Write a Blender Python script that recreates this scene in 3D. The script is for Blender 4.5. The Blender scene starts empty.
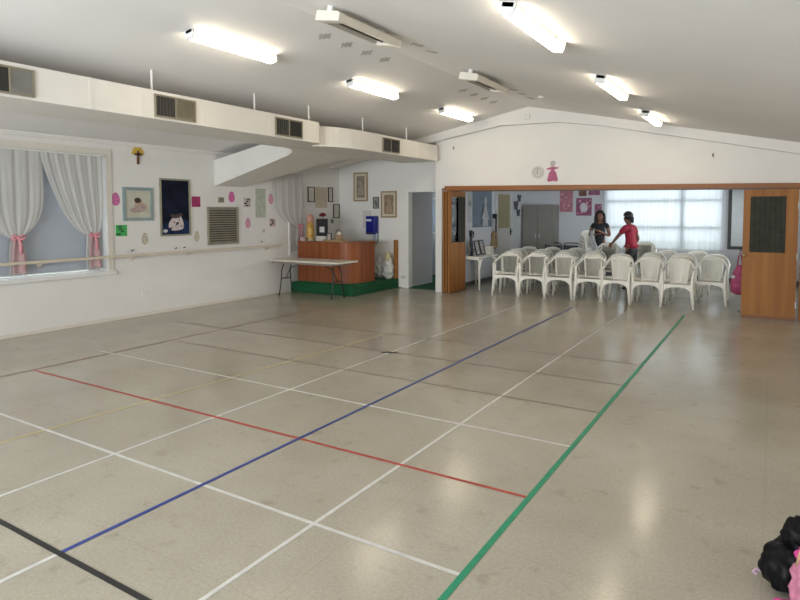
import bpy, bmesh, math, random
from mathutils import Vector, Matrix
random.seed(7)
PI = math.pi
scn = bpy.context.scene
COL = scn.collection

# ------------------------------------------------------------------ camera
cam_d = bpy.data.cameras.new('camera')
cam = bpy.data.objects.new('camera', cam_d)
COL.objects.link(cam)
cam_d.sensor_fit = 'HORIZONTAL'
cam_d.sensor_width = 36.0
cam_d.lens = 36.0 * 599.57 / 800.0
cam_d.shift_y = -54.33 / 800.0
cam_d.clip_start = 0.05
cam.matrix_world = (Matrix.Translation((0, 0, 1.7)) @ Matrix.Rotation(0.55609, 4, 'Z')
                    @ Matrix.Rotation(PI / 2 - 0.05531, 4, 'X') @ Matrix.Rotation(-0.00301, 4, 'Z'))
scn.camera = cam

# ------------------------------------------------------------------ world, daylight, added fill, exposure
scn.view_settings.view_transform = 'Standard'
scn.view_settings.look = 'None'
scn.view_settings.gamma = 1.0
scn.view_settings.exposure = 0.22
scn.view_settings.use_curve_mapping = False
scn.cycles.use_denoising = True
scn.cycles.max_bounces = 8
scn.cycles.sample_clamp_indirect = 6.0

world = bpy.data.worlds.new('world')
scn.world = world
world.use_nodes = True
bg = world.node_tree.nodes['Background']
bg.inputs['Color'].default_value = (0.90, 0.95, 1.0, 1)
bg.inputs['Strength'].default_value = 1.25


def area_light(name, loc, direction, sx, sy, power, color):
    d = bpy.data.lights.new(name, 'AREA')
    d.shape = 'RECTANGLE'
    d.size, d.size_y, d.energy, d.color = sx, sy, power, color
    o = bpy.data.objects.new(name, d)
    COL.objects.link(o)
    o.location = loc
    o.rotation_euler = Vector(direction).to_track_quat('-Z', 'Y').to_euler()
    return o


DAY = (0.91, 0.955, 1.0)
area_light('added_fill_rear', (-3.6, -3.35, 1.55), (0, 1, 0.62), 6.4, 1.6, 700, DAY)  # added fill tilted up to brighten the ceiling; its rear window is assumed
area_light('daylight_back_room_window', (-2.42, 16.95, 1.6), (0, -1, -0.15), 2.7, 1.6, 27, DAY)
area_light('fill_back_room_side', (0.98, 14.1, 1.6), (-1, 0, -0.1), 2.8, 1.2, 90, DAY)  # added fill for the dim back room, behind an unseen window
area_light('fill_corridor', (-9.0, 13.0, 1.6), (1, 0, -0.1), 1.2, 0.9, 34, DAY)  # added fill to brighten the corridor, outside an unseen side window
area_light('daylight_side_window', (-9.25, 4.55, 1.7), (1, 0, -0.05), 1.9, 1.7, 22, DAY)
TUBE = 14.5          # fluorescent diffuser emission

# ------------------------------------------------------------------ materials
MATS = {}


def mat(name, col, rough=0.55, var=0.06, scale=6.0, metal=0.0, spec=0.5, alpha=None, trans=None, coat=0.0, bump=0.0, stretch=None):
    if name in MATS:
        return MATS[name]
    m = bpy.data.materials.new(name)
    m.use_nodes = True
    nt = m.node_tree
    p = nt.nodes['Principled BSDF']
    p.inputs['Roughness'].default_value = rough
    p.inputs['Metallic'].default_value = metal
    p.inputs['Specular IOR Level'].default_value = spec
    p.inputs['Coat Weight'].default_value = coat
    tc = nt.nodes.new('ShaderNodeTexCoord')
    nz = nt.nodes.new('ShaderNodeTexNoise')
    nz.inputs['Scale'].default_value = scale
    nz.inputs['Detail'].default_value = 4
    if stretch:
        mp = nt.nodes.new('ShaderNodeMapping')
        mp.inputs['Scale'].default_value = stretch
        nt.links.new(tc.outputs['Object'], mp.inputs['Vector'])
        nt.links.new(mp.outputs['Vector'], nz.inputs['Vector'])
    else:
        nt.links.new(tc.outputs['Object'], nz.inputs['Vector'])
    r = nt.nodes.new('ShaderNodeValToRGB')
    r.color_ramp.elements[0].position = 0.3
    r.color_ramp.elements[1].position = 0.7
    r.color_ramp.elements[0].color = tuple(max(0, c * (1 - var)) for c in col) + (1,)
    r.color_ramp.elements[1].color = tuple(min(1, c * (1 + var)) for c in col) + (1,)
    nt.links.new(nz.outputs['Fac'], r.inputs['Fac'])
    nt.links.new(r.outputs['Color'], p.inputs['Base Color'])
    if bump:
        b = nt.nodes.new('ShaderNodeBump')
        b.inputs['Strength'].default_value = bump
        b.inputs['Distance'].default_value = 0.01
        nt.links.new(nz.outputs['Fac'], b.inputs['Height'])
        nt.links.new(b.outputs['Normal'], p.inputs['Normal'])
    out = nt.nodes['Material Output']
    last = p.outputs['BSDF']
    if trans:
        t = nt.nodes.new('ShaderNodeBsdfTranslucent')
        nt.links.new(r.outputs['Color'], t.inputs['Color'])
        mx = nt.nodes.new('ShaderNodeMixShader')
        mx.inputs['Fac'].default_value = trans
        nt.links.new(last, mx.inputs[1])
        nt.links.new(t.outputs['BSDF'], mx.inputs[2])
        last = mx.outputs['Shader']
    if alpha is not None:
        t = nt.nodes.new('ShaderNodeBsdfTransparent')
        mx = nt.nodes.new('ShaderNodeMixShader')
        mx.inputs['Fac'].default_value = 1 - alpha
        nt.links.new(last, mx.inputs[1])
        nt.links.new(t.outputs['BSDF'], mx.inputs[2])
        last = mx.outputs['Shader']
    nt.links.new(last, out.inputs['Surface'])
    MATS[name] = m
    return m


def wood(name, c1, c2, scale=14.0, rough=0.4, axis='Z'):
    if name in MATS:
        return MATS[name]
    m = bpy.data.materials.new(name)
    m.use_nodes = True
    nt = m.node_tree
    p = nt.nodes['Principled BSDF']
    p.inputs['Roughness'].default_value = rough
    tc = nt.nodes.new('ShaderNodeTexCoord')
    mp = nt.nodes.new('ShaderNodeMapping')
    mp.inputs['Scale'].default_value = {'Z': (1, 1, 0.06), 'X': (0.06, 1, 1), 'Y': (1, 0.06, 1)}[axis]
    nz = nt.nodes.new('ShaderNodeTexNoise')
    nz.inputs['Scale'].default_value = scale
    nz.inputs['Detail'].default_value = 6
    r = nt.nodes.new('ShaderNodeValToRGB')
    r.color_ramp.elements[0].position = 0.35
    r.color_ramp.elements[1].position = 0.65
    r.color_ramp.elements[0].color = (*c1, 1)
    r.color_ramp.elements[1].color = (*c2, 1)
    nt.links.new(tc.outputs['Object'], mp.inputs['Vector'])
    nt.links.new(mp.outputs['Vector'], nz.inputs['Vector'])
    nt.links.new(nz.outputs['Fac'], r.inputs['Fac'])
    nt.links.new(r.outputs['Color'], p.inputs['Base Color'])
    MATS[name] = m
    return m


def emit(name, col, strength):
    m = bpy.data.materials.new(name)
    m.use_nodes = True
    p = m.node_tree.nodes['Principled BSDF']
    p.inputs['Base Color'].default_value = (0.9, 0.9, 0.88, 1)
    p.inputs['Emission Color'].default_value = (*col, 1)
    p.inputs['Emission Strength'].default_value = strength
    MATS[name] = m
    return m


def glass(name):
    m = bpy.data.materials.new(name)
    m.use_nodes = True
    nt = m.node_tree
    t = nt.nodes.new('ShaderNodeBsdfTransparent')
    t.inputs['Color'].default_value = (0.95, 0.97, 0.97, 1)
    g = nt.nodes.new('ShaderNodeBsdfGlossy')
    g.inputs['Roughness'].default_value = 0.02
    lw = nt.nodes.new('ShaderNodeFresnel')
    mx = nt.nodes.new('ShaderNodeMixShader')
    nt.links.new(lw.outputs['Fac'], mx.inputs['Fac'])
    nt.links.new(t.outputs['BSDF'], mx.inputs[1])
    nt.links.new(g.outputs['BSDF'], mx.inputs[2])
    nt.links.new(mx.outputs['Shader'], nt.nodes['Material Output'].inputs['Surface'])
    MATS[name] = m
    return m


def floor_material():
    m = bpy.data.materials.new('vinyl_floor')
    m.use_nodes = True
    nt = m.node_tree
    p = nt.nodes['Principled BSDF']
    tc = nt.nodes.new('ShaderNodeTexCoord')

    def noise(scale, detail, c1, c2, a=0.35, b=0.65):
        nz = nt.nodes.new('ShaderNodeTexNoise')
        nz.inputs['Scale'].default_value = scale
        nz.inputs['Detail'].default_value = detail
        r = nt.nodes.new('ShaderNodeValToRGB')
        r.color_ramp.elements[0].position, r.color_ramp.elements[1].position = a, b
        r.color_ramp.elements[0].color = (*c1, 1)
        r.color_ramp.elements[1].color = (*c2, 1)
        nt.links.new(tc.outputs['Object'], nz.inputs['Vector'])
        nt.links.new(nz.outputs['Fac'], r.inputs['Fac'])
        return r.outputs['Color'], nz

    def mul(a, b, f=1.0):
        mx = nt.nodes.new('ShaderNodeMix')
        mx.data_type = 'RGBA'
        mx.blend_type = 'MULTIPLY'
        mx.inputs[0].default_value = f
        nt.links.new(a, mx.inputs[6])
        nt.links.new(b, mx.inputs[7])
        return mx.outputs[2]
    base, _ = noise(60, 3, FLOOR_A, FLOOR_B, 0.25, 0.75)
    blot, nb = noise(1.3, 5, (0.88, 0.87, 0.85), (1.0, 1.0, 1.0))
    scuff, _ = noise(7, 8, (0.78, 0.77, 0.75), (1, 1, 1), 0.26, 0.40)
    c = mul(mul(base, blot), scuff, 0.8)
    # sheet joints every 1.83 m
    br = nt.nodes.new('ShaderNodeTexBrick')
    br.offset = 0.0
    br.inputs['Scale'].default_value = 1.0
    br.inputs['Brick Width'].default_value = 1.83
    br.inputs['Row Height'].default_value = 0.915
    br.inputs['Mortar Size'].default_value = 0.004
    br.inputs['Color1'].default_value = (1, 1, 1, 1)
    br.inputs['Color2'].default_value = (0.985, 0.985, 0.98, 1)
    br.inputs['Mortar'].default_value = (0.93, 0.92, 0.90, 1)
    nt.links.new(tc.outputs['Object'], br.inputs['Vector'])
    c = mul(c, br.outputs['Color'])
    nt.links.new(c, p.inputs['Base Color'])
    rr = nt.nodes.new('ShaderNodeMapRange')
    rr.inputs[3].default_value = 0.13
    rr.inputs[4].default_value = 0.24
    nt.links.new(nb.outputs['Fac'], rr.inputs[0])
    nt.links.new(rr.outputs[0], p.inputs['Roughness'])
    p.inputs['Specular IOR Level'].default_value = 0.38
    bm_ = nt.nodes.new('ShaderNodeBump')
    bm_.inputs['Strength'].default_value = 0.05
    bm_.inputs['Distance'].default_value = 0.01
    n2 = nt.nodes.new('ShaderNodeTexNoise')
    n2.inputs['Scale'].default_value = 5.0
    nt.links.new(tc.outputs['Object'], n2.inputs['Vector'])
    nt.links.new(n2.outputs['Fac'], bm_.inputs['Height'])
    nt.links.new(bm_.outputs['Normal'], p.inputs['Normal'])
    return m


FLOOR_A, FLOOR_B = (0.39, 0.35, 0.282), (0.475, 0.435, 0.357)
wall_m = mat('painted_wall', (0.80, 0.77, 0.735), 0.6, 0.02, 2.0)
ceil_m = mat('painted_ceiling', (0.84, 0.82, 0.81), 0.8, 0.02, 1.5)
trim_m = mat('cream_trim', (0.74, 0.69, 0.61), 0.5, 0.03)
white_m = mat('white_gloss', (0.80, 0.79, 0.76), 0.4, 0.03)
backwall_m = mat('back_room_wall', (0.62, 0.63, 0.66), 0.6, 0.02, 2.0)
duct_m = mat('duct_white', (0.76, 0.73, 0.68), 0.45, 0.03, 3.0)
plastic_m = mat('white_plastic', (0.86, 0.83, 0.75), 0.35, 0.03)
black_m = mat('black', (0.015, 0.015, 0.017), 0.45, 0.2)
darkgrille_m = mat('dark_grille', (0.025, 0.023, 0.02), 0.6, 0.2)
metal_m = mat('grey_metal', (0.45, 0.45, 0.45), 0.35, 0.05, metal=0.8)
counter_m = wood('counter_veneer', (0.20, 0.050, 0.012), (0.30, 0.084, 0.020), 16, 0.5)
panel_m = wood('folding_panel_wood', (0.27, 0.100, 0.016), (0.36, 0.145, 0.027), 10, 0.6)
beamwood_m = wood('track_wood', (0.25, 0.085, 0.018), (0.33, 0.120, 0.028), 10, 0.5, 'X')
carpet_m = mat('green_carpet', (0.006, 0.085, 0.030), 0.95, 0.35, 120.0, bump=0.5)
tabletop_m = mat('laminate_top', (0.70, 0.65, 0.56), 0.4, 0.04)
blind_m = mat('roller_blind', (0.52, 0.55, 0.60), 0.7, 0.02, trans=0.25)
sheer_m = mat('sheer_curtain', (0.74, 0.72, 0.69), 0.8, 0.06, 14, alpha=0.88, trans=0.25, stretch=(1, 3, 0.15))
pinksheer_m = mat('pink_sheer', (0.86, 0.52, 0.54), 0.7, 0.10, 9, alpha=0.60, trans=0.3)
pinkribbon_m = mat('pink_ribbon', (0.82, 0.34, 0.40), 0.5, 0.15, 30)
glass_m = glass('window_glass')
tube_m = emit('lit_diffuser', (1.0, 0.88, 0.67), TUBE)

# ------------------------------------------------------------------ mesh helpers


def link(name, bm, m, parent=None, smooth=False, bevel=0.0):
    bmesh.ops.recalc_face_normals(bm, faces=bm.faces)
    me = bpy.data.meshes.new(name)
    bm.to_mesh(me)
    bm.free()
    if smooth:
        for p in me.polygons:
            p.use_smooth = True
    o = bpy.data.objects.new(name, me)
    if m:
        me.materials.append(m)
    COL.objects.link(o)
    if parent:
        o.parent = parent
    if bevel:
        b = o.modifiers.new('bevel', 'BEVEL')
        b.width = bevel
        b.segments = 2
        b.limit_method = 'ANGLE'
    return o


def tag(o, label, cat, group=None, kind=None):
    o['label'] = label
    o['category'] = cat
    if group:
        o['group'] = group
    if kind:
        o['kind'] = kind
    return o


def thing(name, label, cat, loc=(0, 0, 0), rz=0.0, group=None):
    o = bpy.data.objects.new(name, None)
    o.empty_display_size = 0.1
    COL.objects.link(o)
    o.location = loc
    o.rotation_euler = (0, 0, rz)
    return tag(o, label, cat, group)


def struct(name, bm, m, **k):
    o = link(name, bm, m, **k)
    o['kind'] = 'structure'
    return o


def copy_thing(root, loc, rz, label, group=None):
    r = root.copy()
    COL.objects.link(r)
    r.location = loc
    r.rotation_euler = (0, 0, rz)
    r['label'] = label
    if group:
        r['group'] = group
    for ch in root.children:
        c = ch.copy()
        COL.objects.link(c)
        c.parent = r
        for g in ch.children:
            d = g.copy()
            COL.objects.link(d)
            d.parent = c
    return r


def B():
    return bmesh.new()


def box(bm, x0, x1, y0, y1, z0, z1):
    v = [bm.verts.new((x, y, z)) for x in (x0, x1) for y in (y0, y1) for z in (z0, z1)]
    for f in ((0, 1, 3, 2), (4, 6, 7, 5), (0, 4, 5, 1), (2, 3, 7, 6), (0, 2, 6, 4), (1, 5, 7, 3)):
        bm.faces.new([v[i] for i in f])
    return bm


def bx(x0, x1, y0, y1, z0, z1):
    return box(B(), x0, x1, y0, y1, z0, z1)


def prism(bm, poly, ax, a0, a1):
    """poly: 2-D outline in the plane across axis ax ('X': (y,z), 'Y': (x,z), 'Z': (x,y)), from a0 to a1"""
    def P(u, v, a):
        return {'X': (a, u, v), 'Y': (u, a, v), 'Z': (u, v, a)}[ax]
    lo = [bm.verts.new(P(u, v, a0)) for u, v in poly]
    hi = [bm.verts.new(P(u, v, a1)) for u, v in poly]
    n = len(poly)
    bm.faces.new(lo)
    bm.faces.new(hi[::-1])
    for i in range(n):
        j = (i + 1) % n
        bm.faces.new((lo[i], lo[j], hi[j], hi[i]))
    return bm


def ell(cu, cv, ru, rv, n=20, rot=0.0):
    out = []
    for i in range(n):
        t = 2 * PI * i / n
        a, b = ru * math.cos(t), rv * math.sin(t)
        out.append((cu + a * math.cos(rot) - b * math.sin(rot), cv + a * math.sin(rot) + b * math.cos(rot)))
    return out


def tube(bm, pts, r, seg=8, flat=(1, 1), ref=None):
    """sweep an ellipse of radius r (number or per-point list) along pts"""
    pts = [Vector(p) for p in pts]
    n = len(pts)
    rs = r if isinstance(r, (list, tuple)) else [r] * n
    rings = []
    side = None
    for i, p in enumerate(pts):
        t = (pts[min(i + 1, n - 1)] - pts[max(i - 1, 0)]).normalized()
        if side is None:
            rf = Vector(ref) if ref else (Vector((0, 0, 1)) if abs(t.z) < 0.9 else Vector((1, 0, 0)))
            side = (rf - t * rf.dot(t)).normalized()
        else:
            side = (side - t * side.dot(t)).normalized()
        up = t.cross(side)
        rings.append([bm.verts.new(p + side * (math.cos(a) * rs[i] * flat[0]) + up * (math.sin(a) * rs[i] * flat[1]))
                      for a in (2 * PI * (k + 0.5) / seg for k in range(seg))])
    for a, b in zip(rings, rings[1:]):
        for k in range(seg):
            bm.faces.new((a[k], a[(k + 1) % seg], b[(k + 1) % seg], b[k]))
    bm.faces.new(rings[0][::-1])
    bm.faces.new(rings[-1])
    return bm


def lathe(bm, prof, c=(0, 0, 0), seg=20):
    rings = []
    for r, z in prof:
        rings.append([bm.verts.new((c[0] + max(r, 1e-4) * math.cos(2 * PI * k / seg), c[1] + max(r, 1e-4) * math.sin(2 * PI * k / seg), c[2] + z)) for k in range(seg)])
    for a, b in zip(rings, rings[1:]):
        for k in range(seg):
            bm.faces.new((a[k], a[(k + 1) % seg], b[(k + 1) % seg], b[k]))
    bm.faces.new(rings[0][::-1])
    bm.faces.new(rings[-1])
    return bm


def ball(bm, c, r, sub=2, sc=(1, 1, 1)):
    res = bmesh.ops.create_icosphere(bm, subdivisions=sub, radius=r)
    for v in res['verts']:
        v.co = Vector((v.co.x * sc[0] + c[0], v.co.y * sc[1] + c[1], v.co.z * sc[2] + c[2]))
    return bm


def frame_x(bm, x0, x1, y0, y1, z0, z1, w):
    """picture-frame ring lying in the YZ plane"""
    box(bm, x0, x1, y0, y1, z1 - w, z1)
    box(bm, x0, x1, y0, y1, z0, z0 + w)
    box(bm, x0, x1, y0, y0 + w, z0 + w, z1 - w)
    box(bm, x0, x1, y1 - w, y1, z0 + w, z1 - w)
    return bm


def frame_y(bm, x0, x1, y0, y1, z0, z1, w):
    box(bm, x0, x1, y0, y1, z1 - w, z1)
    box(bm, x0, x1, y0, y1, z0, z0 + w)
    box(bm, x0, x0 + w, y0, y1, z0 + w, z1 - w)
    box(bm, x1 - w, x1, y0, y1, z0 + w, z1 - w)
    return bm


def grid(bm, nu, nv, f):
    vs = [[bm.verts.new(f(i / nu, j / nv)) for j in range(nv + 1)] for i in range(nu + 1)]
    for i in range(nu):
        for j in range(nv):
            bm.faces.new((vs[i][j], vs[i + 1][j], vs[i + 1][j + 1], vs[i][j + 1]))
    return bm


# ------------------------------------------------------------------ the hall
W, R = -8.85, 0.70               # left and right walls
F1, F2 = 11.50, 11.25            # wall behind the kiosk, wall over the partition
YB = -3.0                        # wall behind the camera
BR = 16.5                        # back wall of the back room
RX, RZ, SL, SR = -4.03, 3.71, 0.185, 0.22


def zc(x):
    return RZ - SL * (RX - x) if x < RX else RZ - SR * (x - RX)


struct('floor', bx(W - 0.2, R + 0.2, YB - 0.2, BR + 0.2, -0.12, 0.0), floor_material())
bm = B()
prism(bm, [(W - 0.2, zc(W - 0.2)), (RX, RZ), (R + 0.2, zc(R + 0.2)), (R + 0.2, zc(R) + 0.2), (RX, RZ + 0.2), (W - 0.2, zc(W) + 0.2)], 'Y', YB - 0.2, F1 + 0.2)
struct('ceiling', bm, ceil_m)

# left wall with two window openings
W1 = (3.55, 5.55, 0.80, 2.60)    # y0 y1 z0 z1
W2 = (9.75, 10.16, 0.85, 2.55)
ZT = zc(W) + 0.05
bm = B()
for y0, y1, z0, z1 in ((YB, W1[0], 0, ZT), (W1[1], W2[0], 0, ZT), (W2[1], F1 + 0.2, 0, ZT),
                       (W1[0], W1[1], 0, W1[2]), (W1[0], W1[1], W1[3], ZT), (W2[0], W2[1], 0, W2[2]), (W2[0], W2[1], W2[3], ZT)):
    box(bm, W - 0.2, W, y0, y1, z0, z1)
struct('wall_left', bm, wall_m)
bm = B()
for y0, y1, z0, z1 in ((YB, 12.6, 0, 3.0), (15.6, BR, 0, 3.0), (12.6, 15.6, 0, 0.95), (12.6, 15.6, 2.25, 3.0)):
    box(bm, R, R + 0.2, y0, y1, z0, z1)
struct('wall_right', bm, wall_m)
win = struct('added_window_side', frame_x(B(), R + 0.08, R + 0.14, 12.6, 15.6, 0.95, 2.25, 0.05), white_m)  # unseen window, added to let the back-room fill light in
link('pane', bx(R + 0.10, R + 0.105, 12.64, 15.56, 0.99, 2.21), glass_m, win)
# rear wall with an opening for an added, unseen window strip behind the camera
bm = B()
for x0, x1, z0, z1 in ((W, -7.0, 0, 4.0), (-0.2, R, 0, 4.0), (-7.0, -0.2, 0, 0.8), (-7.0, -0.2, 2.35, 4.0)):
    box(bm, x0, x1, YB - 0.2, YB, z0, z1)
struct('wall_rear', bm, wall_m)
win = struct('added_window_rear', frame_y(B(), -7.0, -0.2, YB - 0.12, YB - 0.04, 0.8, 2.35, 0.06), white_m)  # assumed window, never in view; the rear fill light enters here
link('pane', bx(-6.94, -0.26, YB - 0.09, YB - 0.08, 0.86, 2.29), glass_m, win)
# far wall: kiosk side with the doorway, then the wall over the folding partition
D0, D1, DZ = -6.93, -6.17, 2.16
bm = B()
box(bm, W, D0, F1, F1 + 0.15, 0, 3.4)
box(bm, D0, D1, F1, F1 + 0.15, DZ, 3.5)
box(bm, D1, -5.97, F1, F1 + 0.15, 0, 3.5)
struct('wall_far', bm, wall_m)
struct('wall_return', bx(-6.10, -5.95, F2, F1, 0, 3.5), wall_m)
OPX, OPZ = -5.83, 2.2
bm = B()
prism(bm, [(-5.95, OPZ + 0.01), (R, OPZ - 0.10), (R, zc(R) + 0.1), (RX, RZ + 0.1), (-5.95, zc(OPX) + 0.1)], 'Y', F2, F2 + 0.15)
struct('wall_partition', bm, wall_m)
# boxed beam following the gable
bm = B()
prism(bm, [(W, 2.73), (-7.4, 2.96), (-6.0, 3.19), (-4.62, 3.40), (-3.45, 3.375), (-2.7, 3.255), (-1.07, 2.895), (R, 2.50),
           (R, zc(R) + 0.02), (RX, RZ + 0.02), (W, zc(W) + 0.02)], 'Y', F2 - 0.13, F2 + 0.02)
struct('trim_1', bm, wall_m)
bm = B()
box(bm, W, W + 0.045, YB, F1, 2.775, zc(W) + 0.005)
box(bm, W + 0.045, W + 0.08, YB, F1, 2.80, zc(W) + 0.012)
struct('trim_2', bm, wall_m)
struct('baseboard_left', bx(W, W + 0.015, YB, F1, 0, 0.05), trim_m)
struct('baseboard_far', bx(-7.10, D0 - 0.02, F1 - 0.015, F1, 0, 0.05), white_m)
bm = B()
for x0, x1, z0, z1 in ((D0 - 0.05, D0 + 0.012, 0, DZ + 0.05), (D1 - 0.012, D1 + 0.05, 0, DZ + 0.05), (D0 + 0.012, D1 - 0.012, DZ - 0.012, DZ + 0.05)):
    box(bm, x0, x1, F1 - 0.012, F1 + 0.155, z0, z1)
struct('trim_3', bm, white_m)

# corridor behind the doorway
struct('floor_corridor', bx(-8.75, -6.10, F1 + 0.0, 14.2, 0.0, 0.012), carpet_m)
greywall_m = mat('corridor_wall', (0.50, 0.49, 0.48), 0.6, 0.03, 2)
bm = B()
box(bm, -7.05, -6.95, F1 + 0.15, 12.66, 0, 2.6)
for y0, y1, z0, z1 in ((F1 + 0.15, 12.35, 0, 2.6), (13.65, 14.2, 0, 2.6), (12.35, 13.65, 0, 1.1), (12.35, 13.65, 2.1, 2.6)):
    box(bm, -8.85, -8.75, y0, y1, z0, z1)
struct('wall_corridor', bm, greywall_m)
win = struct('added_window_corridor', frame_x(B(), -8.84, -8.79, 12.35, 13.65, 1.1, 2.1, 0.04), white_m)  # unseen window, added as an opening for the corridor fill light
link('pane', bx(-8.82, -8.815, 12.38, 13.62, 1.13, 2.07), glass_m, win)
struct('ceiling_corridor', bx(-8.85, -6.1, F1 + 0.15, 14.3, 2.45, 2.55), ceil_m)
struct('wall_corridor_end', bx(-8.85, -6.1, 14.2, 14.3, 0, 2.6), backwall_m)
cw = struct('window_5', frame_y(B(), -8.10, -7.40, 14.15, 14.20, 1.12, 2.1, 0.05), white_m)
link('pane', bx(-8.06, -7.44, 14.17, 14.18, 1.16, 2.06), mat('frosted_pane', (0.45, 0.55, 0.66), 0.3, 0.05), cw)

# back room shell
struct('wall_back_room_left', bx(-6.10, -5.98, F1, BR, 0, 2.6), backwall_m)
bm = B()
WX0, WX1, WZ0, WZ1 = -3.82, -1.02, 0.72, 2.38
for x0, x1, z0, z1 in ((-6.1, WX0, 0, 2.6), (WX1, R, 0, 2.6), (WX0, WX1, 0, WZ0), (WX0, WX1, WZ1, 2.6)):
    box(bm, x0, x1, BR, BR + 0.2, z0, z1)
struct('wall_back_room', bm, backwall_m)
struct('ceiling_back_room', bx(-6.1, R + 0.2, F2 + 0.15, BR + 0.2, 2.5, 2.6), ceil_m)
bm = B()
box(bm, -5.98, -5.965, F1, 14.1, 0, 0.09)
box(bm, -5.98, R, BR - 0.015, BR, 0, 0.09)
struct('baseboard_back_room', bm, mat('dark_skirting', (0.10, 0.10, 0.11), 0.6))
struct('ground', bx(-30, 30, BR + 0.25, 45, -0.5, -0.3), mat('outdoor_ground', (0.35, 0.38, 0.30), 0.9, 0.15))
struct('ground_side', bx(-30, W - 0.25, -12, BR + 0.2, -0.5, -0.3), mat('outdoor_ground', (0.35, 0.38, 0.30)))

# ------------------------------------------------------------------ windows
w1 = struct('window_1', frame_x(B(), W - 0.18, W - 0.13, W1[0], W1[1], W1[2], W1[3], 0.018), white_m)
link('pane', bx(W - 0.158, W - 0.154, W1[0] + 0.01, W1[1] - 0.01, W1[2] + 0.01, W1[3] - 0.01), glass_m, w1)
bm = B()
box(bm, W, W + 0.02, W1[0] - 0.10, W1[1] + 0.09, W1[3], W1[3] + 0.10)
box(bm, W, W + 0.02, W1[1], W1[1] + 0.09, W1[2] - 0.06, W1[3])
box(bm, W, W + 0.02, W1[0] - 0.10, W1[0], W1[2] - 0.06, W1[3])
link('architrave', bm, trim_m, w1)
link('sill', bx(W - 0.10, W + 0.05, W1[0] - 0.12, W1[1] + 0.12, W1[2] - 0.06, W1[2] - 0.005), white_m, w1, bevel=0.006)
t = thing('roller_blind', 'pale grey roller blind pulled down behind the large tied curtains', 'blind', (W - 0.05, 4.5, 2.56))
link('blind_fabric', bx(-0.002, 0.002, W1[0] + 0.02 - 4.5, W1[1] - 0.055 - 4.5, W1[2] + 0.045 - 2.56, 0.0), blind_m, t)
bm = tube(B(), [(-0.0, W1[0] + 0.02 - 4.5, 0.01), (0.0, W1[1] - 0.02 - 4.5, 0.01)], 0.022, 10)
link('roller', bm, white_m, t)

w2 = struct('window_2', frame_x(B(), W - 0.16, W - 0.10, W2[0], W2[1], W2[2], W2[3], 0.05), white_m)
link('pane', bx(W - 0.135, W - 0.13, W2[0] + 0.04, W2[1] - 0.04, W2[2] + 0.04, W2[3] - 0.04), glass_m, w2)
bm = B()
frame_x(bm, W, W + 0.02, W2[0] - 0.06, W2[1] + 0.05, W2[2] - 0.06, W2[3] + 0.06, 0.05)
link('architrave', bm, white_m, w2)
t = thing('roller_blind', 'narrow white blind lowered behind the curtain beside the kiosk counter', 'blind', (W - 0.05, 9.8, 2.5))
link('blind_fabric', bx(-0.002, 0.002, W2[0] + 0.01 - 9.8, W2[1] - 0.03 - 9.8, W2[2] + 0.02 - 2.5, 0.02), mat('white_blind', (0.74, 0.72, 0.68), 0.6, 0.02), t)


def curtain(yl0, yr0, yc, hw, ztop, ztie, zbot, pleats, seed, hwb, pl, pr):
    """gathered curtain: edges swing from the rod (yl0..yr0) in to the tie at yc; returns function bodies"""
    rnd = random.Random(seed)
    ph = rnd.random() * 6

    def up(u, v):
        s = v ** pl if pl > 2 else 0.70 * v ** 1.45 + 0.30 * v ** 9
        l = yl0 + (yc - hw - yl0) * s
        r = yr0 + (yc + hw - yr0) * (v ** pr)
        y = l + (r - l) * u
        sag = 0.05 * math.sin(PI * v)
        return ((0.0025 * math.sin(u * pleats * 2 * PI + ph + 0.9 * math.sin(3 * v) + 2 * math.sin(5 * u)) + 0.005 * math.sin(u * pleats * 0.9 * PI + 2 * ph + v)) * (1 - 0.4 * s) + sag * 0.5, y, ztop + (ztie - ztop) * v - 0.06 * (v ** 4) * (1 - abs(2 * u - 1)))

    def lo(u, v):
        w_ = hw + (hwb - hw) * min(1, v * 2.2)
        return (0.022 * math.sin(u * pleats * 1.3 * PI + ph + v), yc + (2 * u - 1) * w_, ztie + (zbot - ztie) * v)
    return up, lo


def hang_curtain(name_label, args, group=None):
    yl0, yr0, yc, hw, ztop, ztie, zbot, pleats, seed, hwb, pl, pr = args
    x0 = W + 0.045
    t = thing('sheer_curtain', name_label, 'curtain', (x0, yc, 0), 0, group)
    up, lo = curtain(*args)
    sh = lambda f: (lambda u, v: (f(u, v)[0], f(u, v)[1] - yc, f(u, v)[2]))
    link('drape', grid(B(), 90, 30, sh(up)), sheer_m, t, smooth=True)
    link('tail', grid(B(), 30, 12, sh(lo)), sheer_m, t, smooth=True)
    bm = B()
    grid(bm, 16, 10, lambda u, v: (0.03 + 0.014 * math.sin(u * 9 + v), (2 * u - 1) * (0.05 + 0.05 * min(1, 2 * v)) + 0.02 * v, ztie - 0.02 + (zbot + 0.06 - ztie) * v))
    link('ribbon_tail', bm, pinksheer_m, t, smooth=True)
    bm = B()
    for s in (-1, 1):
        pts = [(0.045, 0, ztie), (0.06, s * 0.05, ztie + 0.035), (0.06, s * 0.085, ztie + 0.01), (0.055, s * 0.05, ztie - 0.03), (0.045, 0, ztie)]
        tube(bm, pts, 0.014, 6, (1, 1.6))
    ball(bm, (0.055, 0, ztie), 0.024, 2)
    tube(bm, [(0.05, 0.01, ztie), (0.055, 0.03, ztie - 0.10), (0.05, 0.035, ztie - 0.22)], 0.012, 6, (0.5, 1.6))
    link('ribbon_bow', bm, pinkribbon_m, t, smooth=True)
    return t


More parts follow.
